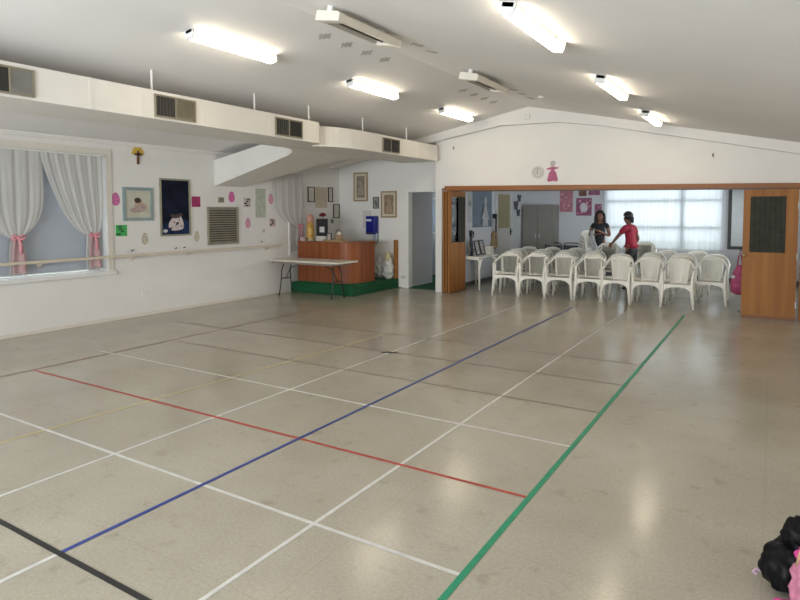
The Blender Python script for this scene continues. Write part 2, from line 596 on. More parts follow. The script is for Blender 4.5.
hang_curtain('sheer white curtain with pink bow, at the left edge of the big window', (3.60, 4.575, 4.20, 0.085, 2.575, 1.37, 0.84, 12, 1, 0.12, 6, 6))
hang_curtain('sheer white curtain with pink bow, swept to the right side of the big window', (4.56, 5.465, 5.29, 0.085, 2.575, 1.37, 0.83, 12, 2, 0.11, 1.35, 8))
hang_curtain('sheer curtain tied with a pink bow at the narrow window beside the kiosk', (9.25, 10.125, 9.98, 0.07, 2.53, 1.42, 1.0, 9, 3, 0.09, 7, 7))
t = thing('curtain_rod', 'white curtain rod across the top of the big tied-curtain window', 'curtain rod', (W + 0.045, 4.55, 2.585))
link('rod', tube(B(), [(0, -0.98, 0), (0, 0.96, 0)], 0.013, 8), white_m, t)
for y in (-0.97, 0.95):
    link('rod_bracket', bx(-0.045, 0.01, y - 0.012, y + 0.012, -0.015, 0.015), white_m, t)

# back room window: frame, glass, vertical sheer blinds
w3 = struct('window_3', frame_y(B(), WX0, WX1, BR + 0.06, BR + 0.12, WZ0, WZ1, 0.06), white_m)
bm = B()
box(bm, -1.98, -1.90, BR + 0.06, BR + 0.12, WZ0 + 0.06, WZ1 - 0.06)
for z in (1.30, 1.98):
    box(bm, WX0 + 0.06, -1.98, BR + 0.065, BR + 0.115, z - 0.03, z + 0.03)
    box(bm, -1.90, WX1 - 0.06, BR + 0.065, BR + 0.115, z - 0.03, z + 0.03)
link('glazing_bars', bm, mat('window_bars', (0.35, 0.36, 0.38), 0.5), w3)
link('pane', bx(WX0 + 0.05, WX1 - 0.05, BR + 0.088, BR + 0.092, WZ0 + 0.05, WZ1 - 0.05), glass_m, w3)
t = thing('vertical_blind', 'long sheer white vertical blind glowing with daylight in the back room', 'blind', (-2.42, BR - 0.04, 2.36))
slat_m = mat('sheer_blind', (0.86, 0.90, 0.95), 0.7, 0.10, 9, alpha=0.80, trans=0.70, stretch=(3, 1, 0.1))
bm = B()
n = 34
for i in range(n):
    x = -1.40 + 2.80 * (i + 0.5) / n
    a = 0.28 + 0.16 * math.sin(i * 1.7) + 0.08 * math.sin(i * 0.6)
    dx, dy = 0.048 * math.cos(a), 0.048 * math.sin(a)
    v = [bm.verts.new(p) for p in ((x - dx, -dy, 0), (x + dx, dy, 0), (x + dx, dy, -1.60), (x - dx, -dy, -1.60))]
    bm.faces.new(v)
link('slats', bm, slat_m, t)
link('head_rail', bx(-1.42, 1.42, -0.025, 0.02, 0.0, 0.05), white_m, t)

# ------------------------------------------------------------------ floor lines
tape = {'white': mat('white_line', (0.60, 0.585, 0.55), 0.45, 0.10, 12), 'red': mat('red_line', (0.42, 0.045, 0.03), 0.45, 0.15, 12),
        'blue': mat('blue_line', (0.03, 0.055, 0.24), 0.45, 0.15, 12), 'green': mat('green_line', (0.01, 0.26, 0.13), 0.45, 0.12, 12),
        'black': mat('black_line', (0.02, 0.02, 0.02), 0.5), 'grey': mat('dull_line', (0.21, 0.18, 0.14), 0.5, 0.15, 12),
        'yellow': mat('yellow_line', (0.52, 0.43, 0.20), 0.5, 0.1, 12), 'maroon': mat('maroon_line', (0.24, 0.12, 0.09), 0.5, 0.15, 12)}
nl = [0]


def line(c, p, q, w, label):
    w *= 0.72
    p, q = Vector(p), Vector(q)
    d = (q - p).normalized()
    s = Vector((-d.y, d.x)) * w / 2
    nl[0] += 1
    z = 0.0008 + 0.0001 * nl[0]
    m = (p + q) / 2
    bm = prism(B(), [tuple(p + s - m), tuple(q + s - m), tuple(q - s - m), tuple(p - s - m)], 'Z', 0, 0.0006)
    o = link('floor_line', bm, tape[c])
    o.location = (m.x, m.y, z)
    tag(o, label, 'floor line', 'painted court lines')


XG, XA, XB, XC, XY, XM = -1.19, -2.09, -2.99, -3.91, -4.86, -6.79
line('white', (XA, 0.4), (XA, 10.6), 0.036, 'long white floor line between the green and the blue lines')
line('white', (XB, 0.4), (XB, 1.56), 0.036, 'short white floor line continuing the blue line towards the viewer')
line('white', (XC, 0.6), (XC, 10.2), 0.036, 'long white floor line between the blue and yellow lines')
line('yellow', (XY - 0.02, 1.2), (XY + 0.30, 7.0), 0.035, 'faint yellow floor line left of the long white lines')
line('maroon', (XM, 1.6), (XM - 0.03, 8.9), 0.04, 'dull maroon floor line running along the curtained wall')
line('white', (-6.75, 2.46), (XG, 2.46), 0.036, 'nearest white cross line, ending at the green line')
line('white', (-7.2, 4.27), (XG, 4.27), 0.036, 'farther white cross line, beyond the red line')
line('red', (-6.75, 3.36), (-1.19, 3.36), 0.036, 'bright red cross line between the two white cross lines')
line('grey', (-6.7, 5.14), (XG, 5.14), 0.035, 'dull dark cross line nearest the red line, just past the farther white one')
line('grey', (-8.1, 6.08), (XG, 6.08), 0.035, 'dull dark cross line in the middle, second of the three dull ones')
line('grey', (-7.0, 7.0), (XG, 7.0), 0.03, 'dull dark cross line farthest away, closest to the rows of chairs')
line('blue', (XB, 1.56), (XB, 10.7), 0.042, 'long dark blue floor line running towards the white chairs')
line('green', (XG, 0.6), (XG, 10.75), 0.048, 'long green floor line running towards the white chairs')
line('black', (-6.5, 1.57), (-1.9, 1.57), 0.042, 'black cross line in the near corner of the floor')
bm = B()
for a, l in ((0.5, 0.10), (-0.55, 0.055)):
    prism(bm, [(0.07 * 0 + x * math.cos(a) - y * math.sin(a), x * math.sin(a) + y * math.cos(a)) for x, y in ((-l, -.012), (l, -.012), (l, .012), (-l, .012))], 'Z', 0 if a > 0 else 0.001, 0.003 if a > 0 else 0.004)
o = link('tape_scrap', bm, tape['black'])
o.location = (XC, 6.04, 0.0035)
tag(o, 'small dark cross of tape lying where two floor lines meet', 'tape')

# ------------------------------------------------------------------ ceiling fittings
def light_fitting(x, y0, y1, label):
    s = SL if x < RX else -SR
    L = y1 - y0
    t = thing('ceiling_light', label, 'ceiling light', (x, (y0 + y1) / 2, zc(x)), 0, 'fluorescent ceiling lights')
    t.rotation_euler = (0, -math.atan(s), 0)
    link('base', bx(-0.048, 0.048, -L / 2, L / 2, -0.04, 0.0), white_m, t, bevel=0.004)
    bm = prism(B(), [(-0.057, -0.04), (-0.045, -0.085), (0.045, -0.085), (0.057, -0.04)], 'Y', -L / 2 + 0.02, L / 2 - 0.02)
    link('diffuser', bm, tube_m, t)
    for sgn in (-1, 1):
        y = sgn * (L / 2 - 0.01)
        bm = prism(B(), [(-0.060, 0.0), (-0.060, -0.04), (-0.049, -0.090), (0.049, -0.090), (0.060, -0.04), (0.060, 0.0)], 'Y', y - 0.01, y + 0.01)
        link('end_cap', bm, mat('light_end_cap', (0.72, 0.72, 0.70), 0.5), t)
    return t


for i, (y0, y1) in enumerate(((4.06, 5.26), (6.73, 7.93), (9.42, 10.62))):
    wh = ('nearest', 'middle', 'farthest')[i]
    light_fitting(-5.0, y0, y1, wh + ' lit fluorescent light on the ceiling slope above the duct')
    light_fitting(-1.62, y0, y1, wh + ' lit fluorescent light on the ceiling slope away from the duct')


def heater(x, y0, y1, label):
    s = -SR
    L = y1 - y0
    t = thing('strip_heater', label, 'heater', (x, (y0 + y1) / 2, zc(x)), 0, 'ceiling strip heaters')
    t.rotation_euler = (0, math.atan(SR), 0)
    hm = mat('heater_enamel', (0.72, 0.68, 0.60), 0.45, 0.04)
    # shallow hood with an open reflector slot in its underside
    bm = prism(B(), [(0.115, -0.045), (0.135, -0.06), (0.135, -0.125), (0.085, -0.125), (0.085, -0.075), (-0.105, -0.075), (-0.105, -0.135), (-0.135, -0.135), (-0.135, -0.045)], 'Y', -L / 2, L / 2)
    link('hood', bm, hm, t)
    for sgn in (-1, 1):
        y = sgn * (L / 2 - 0.045)
        bm = prism(B(), [(0.117, -0.043), (0.138, -0.058), (0.138, -0.130), (-0.138, -0.140), (-0.138, -0.043)], 'Y', y - 0.055, y + 0.055)
        link('end_cover', bm, hm, t, bevel=0.006)
    link('reflector', bx(-0.105, 0.085, -L / 2 + 0.09, L / 2 - 0.09, -0.085, -0.074), mat('dark_reflector', (0.05, 0.036, 0.026), 0.5, 0.3, 12), t)  # dark brown plate set inside the slot
    for xx in (-0.03, 0.03):
        link('element', tube(B(), [(xx, -L / 2 + 0.09, -0.105), (xx, L / 2 - 0.09, -0.105)], 0.008, 8), mat('heater_element', (0.08, 0.055, 0.04), 0.5), t)
    for y in (-L / 2 + 0.02, L / 2 - 0.2):
        link('mount', tube(B(), [(0.0, y, 0.0), (0.0, y, -0.06)], 0.03, 10), white_m, t)
    return t


heater(-3.50, 4.42, 5.48, 'nearer long cream strip heater with a dark slot, fixed near the ceiling ridge')
heater(-3.44, 7.30, 8.36, 'farther long cream strip heater with a dark slot, fixed near the ceiling ridge')

ventm = mat('plaster_vent', (0.44, 0.42, 0.39), 0.8, 0.05)
for x, ys, side in ((-4.29, (5.33, 5.73, 6.14, 6.54, 8.84, 9.26, 9.67, 10.07), 'duct side'), (-3.45, (5.93, 6.27, 8.87, 9.24, 9.65), 'far side')):
    for k, y in enumerate(ys):
        near = y < 7
        kk = k if near else k - (4 if x < RX else 2)
        nn = 4 if (near and x < RX) or (not near and x < RX) else (2 if near else 3)
        bm = B()
        for i in range(-2, 3):
            for j in range(-2, 3):
                if abs(i) + abs(j) <= 2:
                    prism(bm, ell(i * 0.036, j * 0.036, 0.016, 0.016, 8), 'Z', -0.004, 0.0)
        ordw = ('nearest', 'second', 'third', 'last')[kk] if kk < nn - 1 or nn == 4 else 'last'
        o = link('ceiling_vent', bm, ventm)
        o.location = (x, y, zc(x) - 0.0005)
        o.rotation_euler = (0, -math.atan(SL) if x < RX else math.atan(SR), 0)
        tag(o, '%s diamond of vent holes by the %s heater, %s of the ridge' % (ordw, 'nearer' if near else 'farther', side), 'vent', 'ceiling vents')
bm = lathe(B(), [(0.045, 0.0), (0.045, -0.015), (0.03, -0.035), (0.0, -0.038)], (0, 0, 0), 16)
o = link('ceiling_rose', bm, white_m)
o.location = (-3.13, 9.22, zc(-3.13))
tag(o, 'small round white fitting on the ceiling near the gable beam', 'ceiling fitting')

# ------------------------------------------------------------------ air duct
ZB, ZU = 2.77, 3.09
DX0, DX1 = -5.98, -6.85
Y_END = F2 - 0.13
duct = thing('air_duct', 'boxed white air-conditioning duct hung below the ceiling along the curtained side', 'duct', (-6.4, 5.0, ZB))


def off(poly):
    return [(x + 6.4, y - 5.0) for x, y in poly]


def arc(cx, cy, r, a0, a1, n=8, ry=None):
    ry = ry or r
    return [(cx + r * math.cos(a0 + (a1 - a0) * i / n), cy + ry * math.sin(a0 + (a1 - a0) * i / n)) for i in range(n + 1)]


poly = [(DX1, YB), (DX0, YB), (DX0, 7.20)]
poly += arc(DX0 - 0.22, 7.20, 0.22, 0, PI / 2, 6)[1:]            # rounded nose of the near run
poly += [(-6.30, 7.46), (-6.30, 7.50)]
poly += arc(DX0 - 0.42, 8.45, 0.42, -PI * 0.42, 0, 8, 0.95)       # far run swells out of the notch
poly += [(DX0, Y_END), (DX1, Y_END)]
link('duct_run', prism(B(), off(poly), 'Z', 0, ZU - ZB), duct_m, duct)
# branch sloping down to the wall, flared where it leaves the run
bpoly = [(DX1, 7.42), (-6.87, 7.58), (-6.93, 7.70), (-7.02, 7.79), (-7.15, 7.83), (W, 7.70), (W, 8.40), (-7.45, 8.98), (-7.15, 9.15), (-6.95, 9.42), (DX1, 9.80)]


def bz(x):
    return 0.001 + (2.20 - ZB) * (DX1 - x) / (DX1 - W)


bm = B()
lo = [bm.verts.new((x + 6.4, y - 5.0, bz(x))) for x, y in bpoly]
hi = [bm.verts.new((x + 6.4, y - 5.0, bz(x) + 0.318 + 0.16 * (DX1 - x) / (DX1 - W))) for x, y in bpoly]
bm.faces.new(lo)
bm.faces.new(hi[::-1])
for i in range(len(lo)):
    k = (i + 1) % len(lo)
    bm.faces.new((lo[i], lo[k], hi[k], hi[i]))
link('duct_branch', bm, duct_m, duct)
for y in (3.62, 4.20, 5.05, 6.20, 7.0, 8.85, 9.75, 10.4):
    link('joint_strip', bx(DX0 + 6.4, DX0 + 6.4 + 0.004, y - 5.0 - 0.02, y - 5.0 + 0.02, 0.0, ZU - ZB), duct_m, duct)
olive_m = mat('grille_olive', (0.20, 0.18, 0.12), 0.6, 0.2)
for i, (y0, y1) in enumerate(((2.49, 3.06), (4.36, 4.93), (6.30, 6.87), (9.03, 9.60))):
    xo = DX0 + 6.4
    f = link('vent_frame', frame_x(B(), xo, xo + 0.02, y0 - 5, y1 - 5, 0.025, 0.280, 0.018), mat('vent_frame_olive', (0.24, 0.21, 0.15), 0.5), duct)
    ym = (y0 + y1) / 2 - 5 + (0.07 if i == 0 else 0)
    bm = box(B(), xo, xo + 0.006, y0 - 5 + 0.02, ym - 0.008, 0.043, 0.262)
    g1 = link('grille', bm, darkgrille_m, f)
    bm = B()
    box(bm, xo, xo + 0.004, ym + 0.008, y1 - 5 - 0.02, 0.043, 0.262)
    for k in range(11):
        z = 0.066 + k * 0.0185
        box(bm, xo + 0.004, xo + 0.014, ym + 0.008, y1 - 5 - 0.02, z, z + 0.008)
    g2 = link('grille', bm, mat('louvre_grey', (0.26, 0.25, 0.23), 0.5, 0.1) if i == 0 else (olive_m if i == 1 else darkgrille_m), f)
    bm = B()
    for k in range(6):
        y = y0 - 5 + 0.035 + k * 0.042
        box(bm, xo + 0.006, xo + 0.012, y, y + 0.006, 0.043, 0.262)
    link('grille_bars', bm, mat('grille_bar', (0.07, 0.066, 0.06), 0.6), f)
    link('mullion', bx(xo, xo + 0.018, ym - 0.008, ym + 0.008, 0.043, 0.262), mat('vent_frame_olive', (0.24, 0.21, 0.15)), f)
for y in (2.2, 4.40, 6.00, 7.13, 8.55, 10.01):
    x = -6.07
    link('hanger_rod', tube(B(), [(x + 6.4, y - 5, ZU - ZB - 0.05), (x + 6.4, y - 5, zc(x) - ZB + 0.005)], 0.012, 8), white_m, duct)

# ------------------------------------------------------------------ hand rail on the left wall
t = thing('hand_rail', 'long cream wooden barre fixed along the curtained wall', 'rail', (W, 3.5, 1.02))
link('rail', bx(0.085, 0.125, -6.4, 5.85, -0.022, 0.022), mat('rail_wood', (0.66, 0.58, 0.46), 0.45, 0.06, 5), t, bevel=0.008)
for y in (-3.0, -1.0, 1.0, 2.46, 3.55, 5.50):
    bm = tube(B(), [(0.0, y, -0.05), (0.06, y, -0.05), (0.10, y, -0.028)], 0.012, 8)
    box(bm, 0.0, 0.008, y - 0.02, y + 0.02, -0.09, -0.01)
    link('bracket', bm, mat('rail_wood', (0.66, 0.58, 0.46)), t)
for i, (y, z) in enumerate(((5.96, 1.09), (6.80, 1.085), (6.98, 1.09), (8.87, 1.11))):
    o = link('wall_hook', tube(B(), [(0.0, 0, 0.0), (0.03, 0, 0.0), (0.045, 0, 0.02)], 0.009, 6), mat('dark_bracket', (0.08, 0.07, 0.06)))
    o.location = (W, y, z)
    tag(o, ('small dark hook above the barre under the green card', 'small dark hook above the barre under the tall dark picture',
            'small dark hook above the barre beside the louvre grille', 'small dark hook above the barre under the pale hanging')[i], 'hook', 'hooks above the barre')
# ------------------------------------------------------------------ things on the left wall
def on_left(name, label, cat, y, z, group=None):
    return thing(name, label, cat, (W, y, z), 0, group)


def px(bm, poly, a, b):
    return prism(bm, poly, 'X', a, b)


# framed picture of a baby, grey-green frame
t = on_left('framed_picture', 'picture of a baby on a cream ground in a grey-green frame beside the window', 'picture', 6.10, 1.85)
link('frame', frame_x(B(), 0.0, 0.025, -0.275, 0.275, -0.272, 0.272, 0.05), mat('frame_sage', (0.26, 0.34, 0.34), 0.5, 0.08), t)
art = link('artwork', bx(0.0, 0.012, -0.235, 0.235, -0.232, 0.232), mat('art_cream', (0.56, 0.54, 0.44), 0.6, 0.08), t)
bm = B()
px(bm, ell(0.03, -0.06, 0.13, 0.075, 20, 0.15), 0.012, 0.014)
px(bm, ell(-0.06, -0.10, 0.10, 0.045), 0.012, 0.0145)
link('blanket_shape', bm, mat('art_blanket', (0.44, 0.33, 0.30), 0.6, 0.2, 25), art)
link('head_shape', px(B(), ell(0.0, 0.03, 0.07, 0.062), 0.012, 0.0155), mat('art_skin', (0.50, 0.33, 0.26), 0.6, 0.1), art)
link('hair_shape', px(B(), ell(-0.01, 0.06, 0.06, 0.045), 0.012, 0.0165), mat('art_hair', (0.06, 0.035, 0.03), 0.6, 0.2), art)

t = on_left('framed_picture', 'tall framed picture of a pale crouching baby on dark blue', 'picture', 6.82, 1.80)
link('frame', frame_x(B(), 0.0, 0.025, -0.31, 0.31, -0.495, 0.495, 0.028), mat('frame_olive', (0.30, 0.28, 0.20), 0.5, 0.1), t)
art = link('artwork', bx(0.0, 0.012, -0.285, 0.285, -0.47, 0.47), mat('art_navy', (0.008, 0.011, 0.026), 0.7, 0.5, 4, spec=0.15), t)
link('floor_shape', px(B(), [(-0.285, -0.47), (0.285, -0.47), (0.285, -0.25), (0.05, -0.16), (-0.285, -0.30)], 0.012, 0.0125), mat('art_blue', (0.014, 0.028, 0.08), 0.7, 0.4, 8, spec=0.15), art)
bm = B()
px(bm, ell(0.03, -0.30, 0.12, 0.055, 20, 0.35), 0.012, 0.0150)
px(bm, ell(-0.09, -0.27, 0.040, 0.095, 20, -0.5), 0.012, 0.0154)
px(bm, ell(0.03, -0.37, 0.13, 0.030, 20, 0.1), 0.012, 0.0156)
px(bm, ell(0.12, -0.25, 0.030, 0.10, 20, 0.3), 0.012, 0.0152)
px(bm, ell(0.01, -0.21, 0.055, 0.050), 0.012, 0.0158)
link('baby_shape', bm, mat('art_pale_skin', (0.62, 0.52, 0.50), 0.5, 0.25, 30), art)
bm = B()
px(bm, ell(0.01, -0.155, 0.075, 0.035, 16, 0.2), 0.012, 0.0165)
px(bm, ell(-0.07, -0.14, 0.035, 0.028), 0.012, 0.0166)
px(bm, ell(0.10, -0.13, 0.040, 0.030), 0.012, 0.0167)
px(bm, ell(0.03, -0.28, 0.04, 0.022, 12, 0.6), 0.012, 0.0168)
link('hair_shape', bm, mat('art_hair', (0.06, 0.035, 0.03)), art)
link('bundle_shape', px(B(), ell(-0.215, -0.405, 0.045, 0.03), 0.012, 0.0155), mat('art_white', (0.62, 0.62, 0.64), 0.5), art)

# crucifix-like flower cross
t = on_left('wall_cross', 'small wooden cross with yellow petals high on the wall by the window', 'cross', 6.12, 2.63)
bm = B()
box(bm, 0, 0.02, -0.018, 0.018, -0.13, 0.09)
box(bm, 0, 0.02, -0.07, 0.07, 0.015, 0.05)
link('cross', bm, mat('cross_wood', (0.13, 0.06, 0.03), 0.5, 0.2), t)
bm = B()
for a in range(7):
    th = PI * a / 6
    px(bm, ell(0.065 * math.cos(th), 0.05 + 0.06 * math.sin(th), 0.05, 0.026, 12, th), 0.004, 0.012 + 0.001 * a)
link('petals', bm, mat('petal_yellow', (0.62, 0.42, 0.06), 0.6, 0.2, 20), t)

egg_cols = {'pink': (0.58, 0.16, 0.36), 'rose': (0.62, 0.12, 0.34), 'beige': (0.52, 0.46, 0.36), 'pale': (0.64, 0.30, 0.40)}
for y, z, ry, rz_, c, lab in ((5.71, 1.925, 0.072, 0.105, 'pink', 'purple-pink paper egg between the big window and the baby picture'),
                              (6.21, 1.28, 0.058, 0.10, 'beige', 'beige paper egg under the grey-green framed baby picture'),
                              (7.27, 1.28, 0.055, 0.10, 'beige', 'beige paper egg between the tall dark picture and the grille'),
                              (8.11, 2.01, 0.075, 0.105, 'rose', 'bright pink paper egg above the louvre grille'),
                              (8.52, 1.50, 0.065, 0.105, 'pale', 'pale pink paper egg beside the grille, under a black and white card'),
                              (9.17, 1.99, 0.065, 0.11, 'pale', 'pale pink paper egg near the narrow curtained window')):
    t = on_left('paper_egg', lab, 'paper egg', y, z, 'paper eggs on the wall')
    link('egg', px(B(), [(a * (1 - 0.18 * b / rz_), b) for a, b in ell(0, 0, ry, rz_, 24)], 0, 0.004), mat('egg_' + c, egg_cols[c], 0.6, 0.12, 20), t)
    bm = B()
    for k in range(3):
        px(bm, ell(0.0, -0.05 + 0.05 * k, ry * 0.55, 0.010, 12), 0.004, 0.006)
    link('stripes', bm, mat('eggstripe_' + c, tuple(min(1, v * 1.25) for v in egg_cols[c]), 0.6), t)


def card(y, z, w, h, c, c2, lab, seed, cat='card'):
    t = on_left('wall_card', lab, cat, y, z, 'cards on the wall')
    link('sheet', bx(0, 0.004, -w / 2, w / 2, -h / 2, h / 2), c, t)
    rnd = random.Random(seed)
    bm = B()
    for k in range(4):
        cy, cz = (rnd.random() - .5) * w * 0.55, (0.32 - 0.21 * k) * h
        px(bm, ell(cy, cz, w * (0.16 + 0.14 * rnd.random()), h * 0.085, 10), 0.004, 0.0055 + 0.0002 * k)
    link('print', bm, c2, t)


card(5.795, 1.425, 0.195, 0.18, mat('card_green', (0.05, 0.42, 0.10), 0.5, 0.1), mat('card_dark_green', (0.01, 0.09, 0.02), 0.5), 'bright green card with dark print beside the window', 3)
card(7.27, 1.905, 0.19, 0.19, mat('card_magenta', (0.42, 0.01, 0.12), 0.5, 0.15), mat('card_wine', (0.20, 0.01, 0.06), 0.5), 'crimson pink card to the right of the tall dark picture', 4)
card(7.85, 1.945, 0.14, 0.10, mat('card_olive', (0.30, 0.27, 0.19), 0.5, 0.1), mat('card_dkolive', (0.16, 0.14, 0.09), 0.5), 'small olive card directly above the louvre grille', 5)
card(8.51, 1.905, 0.18, 0.18, mat('card_pinkish', (0.55, 0.46, 0.44), 0.5, 0.05), mat('card_black', (0.03, 0.02, 0.02), 0.5), 'black and white patterned card between the grille and the pale hanging', 6)
card(9.205, 1.50, 0.18, 0.16, mat('card_rose', (0.55, 0.40, 0.38), 0.5, 0.05), mat('card_black', (0.03, 0.02, 0.02)), 'black and pink patterned card nearest the kiosk', 7)
card(8.95, 1.33, 0.07, 0.07, mat('card_faint', (0.58, 0.52, 0.48), 0.5, 0.1), mat('card_faint2', (0.50, 0.42, 0.40), 0.5), 'tiny faint card under the pale green hanging', 8)
t = on_left('wall_hanging', 'long pale green paper hanging with faint pattern', 'wall hanging', 8.87, 1.89)
link('sheet', bx(0, 0.006, -0.14, 0.14, -0.285, 0.285), mat('hanging_green', (0.47, 0.50, 0.40), 0.6, 0.14, 12), t)
link('hanging_bar', bx(0, 0.012, -0.145, 0.145, 0.275, 0.295), mat('hanging_bar', (0.40, 0.42, 0.34), 0.6), t)

t = on_left('louvre_grille', 'large brown louvred grille set in the wall above the barre', 'grille', 7.88, 1.46)
link('frame', frame_x(B(), 0, 0.03, -0.375, 0.375, -0.355, 0.355, 0.035), mat('grille_frame', (0.30, 0.27, 0.20), 0.5, 0.08), t)
bm = box(B(), 0, 0.004, -0.34, 0.34, -0.32, 0.32)
link('backing', bm, darkgrille_m, t)
bm = B()
for k in range(15):
    z = -0.312 + 0.043 * k
    prism(bm, [(-0.34, z), (0.34, z), (0.34, z + 0.022), (-0.34, z + 0.022)], 'X', 0.004, 0.024)
link('louvres', bm, mat('grille_louvre', (0.27, 0.235, 0.165), 0.5, 0.1), t)
t = on_left('power_outlet', 'white power outlet low on the left wall', 'outlet', 6.19, 0.36)
link('plate', bx(0, 0.01, -0.06, 0.06, -0.037, 0.037), white_m, t, bevel=0.003)
bm = B()
for y in (-0.03, 0.03):
    for dz in (-0.012, 0.012):
        box(bm, 0.01, 0.0105, y - 0.003, y + 0.003, dz - 0.006, dz + 0.006)
link('socket_holes', bm, black_m, t)

# black frames near the kiosk corner
blackframe_m = mat('thin_black_frame', (0.035, 0.03, 0.028), 0.4)
cert_m = mat('certificate', (0.66, 0.63, 0.56), 0.5, 0.06, 15)
ink_m = mat('certificate_ink', (0.42, 0.39, 0.34), 0.6)
for y0, y1, z0, z1, lab in ((10.33, 10.56, 1.94, 2.28, 'thin black framed certificate nearest the narrow window'),
                            (11.05, 11.22, 1.95, 2.29, 'thin black framed certificate in the corner, upper of two'),
                            (11.24, 11.47, 1.57, 1.90, 'thin black framed certificate in the corner, lower of two')):
    h, w_ = (z1 - z0) / 2, (y1 - y0) / 2
    t = on_left('framed_certificate', lab, 'certificate', (y0 + y1) / 2, (z0 + z1) / 2, 'black framed certificates')
    link('frame', frame_x(B(), 0, 0.02, -w_, w_, -h, h, 0.018), blackframe_m, t)
    p = link('paper', bx(0, 0.008, -w_ + 0.015, w_ - 0.015, -h + 0.015, h - 0.015), cert_m, t)
    bm = B()
    for k in range(5):
        box(bm, 0.008, 0.0085, -w_ * 0.6, w_ * 0.6, h * 0.45 - k * h * 0.22 - 0.005, h * 0.45 - k * h * 0.22 + 0.005)
    link('lines', bm, ink_m, p)
t = on_left('paper_notice', 'cream paper sheet with faint figures between two black frames', 'notice', 10.80, 2.05)
p = link('sheet', bx(0, 0.004, -0.22, 0.22, -0.24, 0.24), mat('cream_sheet', (0.60, 0.52, 0.40), 0.6, 0.06, 8), t)
bm = B()
for k, y in enumerate((-0.12, -0.04, 0.05, 0.13)):
    px(bm, ell(y, 0.05 - 0.02 * (k % 2), 0.026, 0.11, 12), 0.004, 0.005)
    px(bm, ell(y, 0.17 - 0.02 * (k % 2), 0.02, 0.022, 10), 0.004, 0.005)
link('faint_figures', bm, mat('faint_ink', (0.50, 0.42, 0.31), 0.6, 0.1), p)
o = link('wall_card', px(B(), ell(0, 0, 0.05, 0.055, 12), 0, 0.006), mat('green_badge', (0.16, 0.22, 0.11), 0.6, 0.3, 30))
o.location = (W, 11.2, 1.50)
tag(o, 'tiny dark green badge under the lower corner certificate', 'badge')

# ------------------------------------------------------------------ things on the far wall by the kiosk
def on_far(name, label, cat, x, z, group=None, y=F1):
    return thing(name, label, cat, (x, y, z), 0, group)


gilt_m = mat('gilt_frame', (0.34, 0.23, 0.10), 0.4, 0.15, 12)
mat_board = mat('mount_board', (0.62, 0.55, 0.43), 0.6, 0.03)
for x, z, w_, h, c, lab in ((-8.22, 2.30, 0.20, 0.335, (0.26, 0.22, 0.17), 'gold framed portrait with cream mount, the higher of two'),
                            (-7.435, 1.885, 0.21, 0.30, (0.27, 0.19, 0.13), 'gold framed portrait with cream mount, next to the doorway')):
    t = on_far('framed_portrait', lab, 'picture', x, z, 'gold framed portraits')
    link('frame', frame_y(B(), -w_, w_, -0.03, 0, -h, h, 0.03), gilt_m, t, bevel=0.005)
    link('mount', frame_y(B(), -w_ + 0.028, w_ - 0.028, -0.018, 0, -h + 0.028, h - 0.028, 0.055), mat_board, t)
    a = link('artwork', bx(-w_ + 0.08, w_ - 0.08, -0.012, 0, -h + 0.08, h - 0.08), mat('portrait_%d' % int(-x * 10), c, 0.5, 0.3, 14), t)
    bm = B()
    prism(bm, ell(0, 0.07, 0.045, 0.06), 'Y', -0.014, -0.012)
    prism(bm, [(-0.09, -0.19), (0.09, -0.19), (0.075, -0.05), (0.03, 0.0), (-0.03, 0.0), (-0.075, -0.05)], 'Y', -0.0135, -0.012)
    link('figure', bm, mat('portrait_fig_%d' % int(-x * 10), tuple(v * 1.45 for v in c), 0.5, 0.2, 20), a)
t = on_far('framed_photo', 'small dark framed photo between the two gold portraits', 'picture', -7.79, 1.925)
link('frame', frame_y(B(), -0.078, 0.078, -0.02, 0, -0.135, 0.135, 0.022), mat('pewter_frame', (0.10, 0.095, 0.09), 0.4), t)
a = link('photo', bx(-0.06, 0.06, -0.01, 0, -0.118, 0.118), mat('photo_grey', (0.34, 0.33, 0.31), 0.5, 0.2, 20), t)
link('figure', prism(B(), ell(0, -0.01, 0.03, 0.07, 14, 0.2), 'Y', -0.012, -0.01), mat('photo_dark', (0.12, 0.11, 0.10), 0.5), a)

t = on_far('towel_dispenser', 'blue plastic towel dispenser on the kiosk wall', 'dispenser', -7.87, 1.41)
blue_m = mat('blue_plastic', (0.005, 0.012, 0.20), 0.25, 0.1)
bm = prism(B(), [(-0.15, 0.0), (-0.15, -0.10), (-0.11, -0.15), (0.11, -0.15), (0.15, -0.10), (0.15, 0.0)], 'Z', -0.21, 0.21)
link('body', bm, blue_m, t, bevel=0.015)
link('label_patch', bx(-0.10, 0.04, -0.153, -0.149, 0.09, 0.14), mat('label_white', (0.60, 0.62, 0.78), 0.5), t)
link('paper_slot', bx(-0.10, 0.10, -0.153, -0.149, -0.19, -0.165), black_m, t)
t = on_far('soap_dispenser', 'slim grey soap dispenser below the blue one', 'dispenser', -7.76, 1.10)
link('body', bx(-0.055, 0.055, -0.11, 0, -0.08, 0.13), mat('grey_plastic', (0.30, 0.36, 0.40), 0.35), t, bevel=0.015)
link('spout', bx(-0.02, 0.02, -0.10, -0.05, -0.12, -0.08), mat('dark_spout', (0.12, 0.13, 0.14), 0.4), t)
o = link('paper_notice', bx(-0.12, 0.12, -0.004, 0, -0.20, 0.20), mat('pale_sheet', (0.64, 0.60, 0.58), 0.6, 0.02))
o.location = (-8.05, F1, 1.55)
tag(o, 'pale paper sheet on the wall behind the blue dispenser', 'notice')
t = on_far('power_outlet', 'white power outlet on the wall beside the doorway', 'outlet', -7.06, 0.24)
link('plate', bx(-0.06, 0.06, -0.01, 0, -0.037, 0.037), mat('outlet_grey', (0.60, 0.58, 0.54), 0.4), t, bevel=0.003)
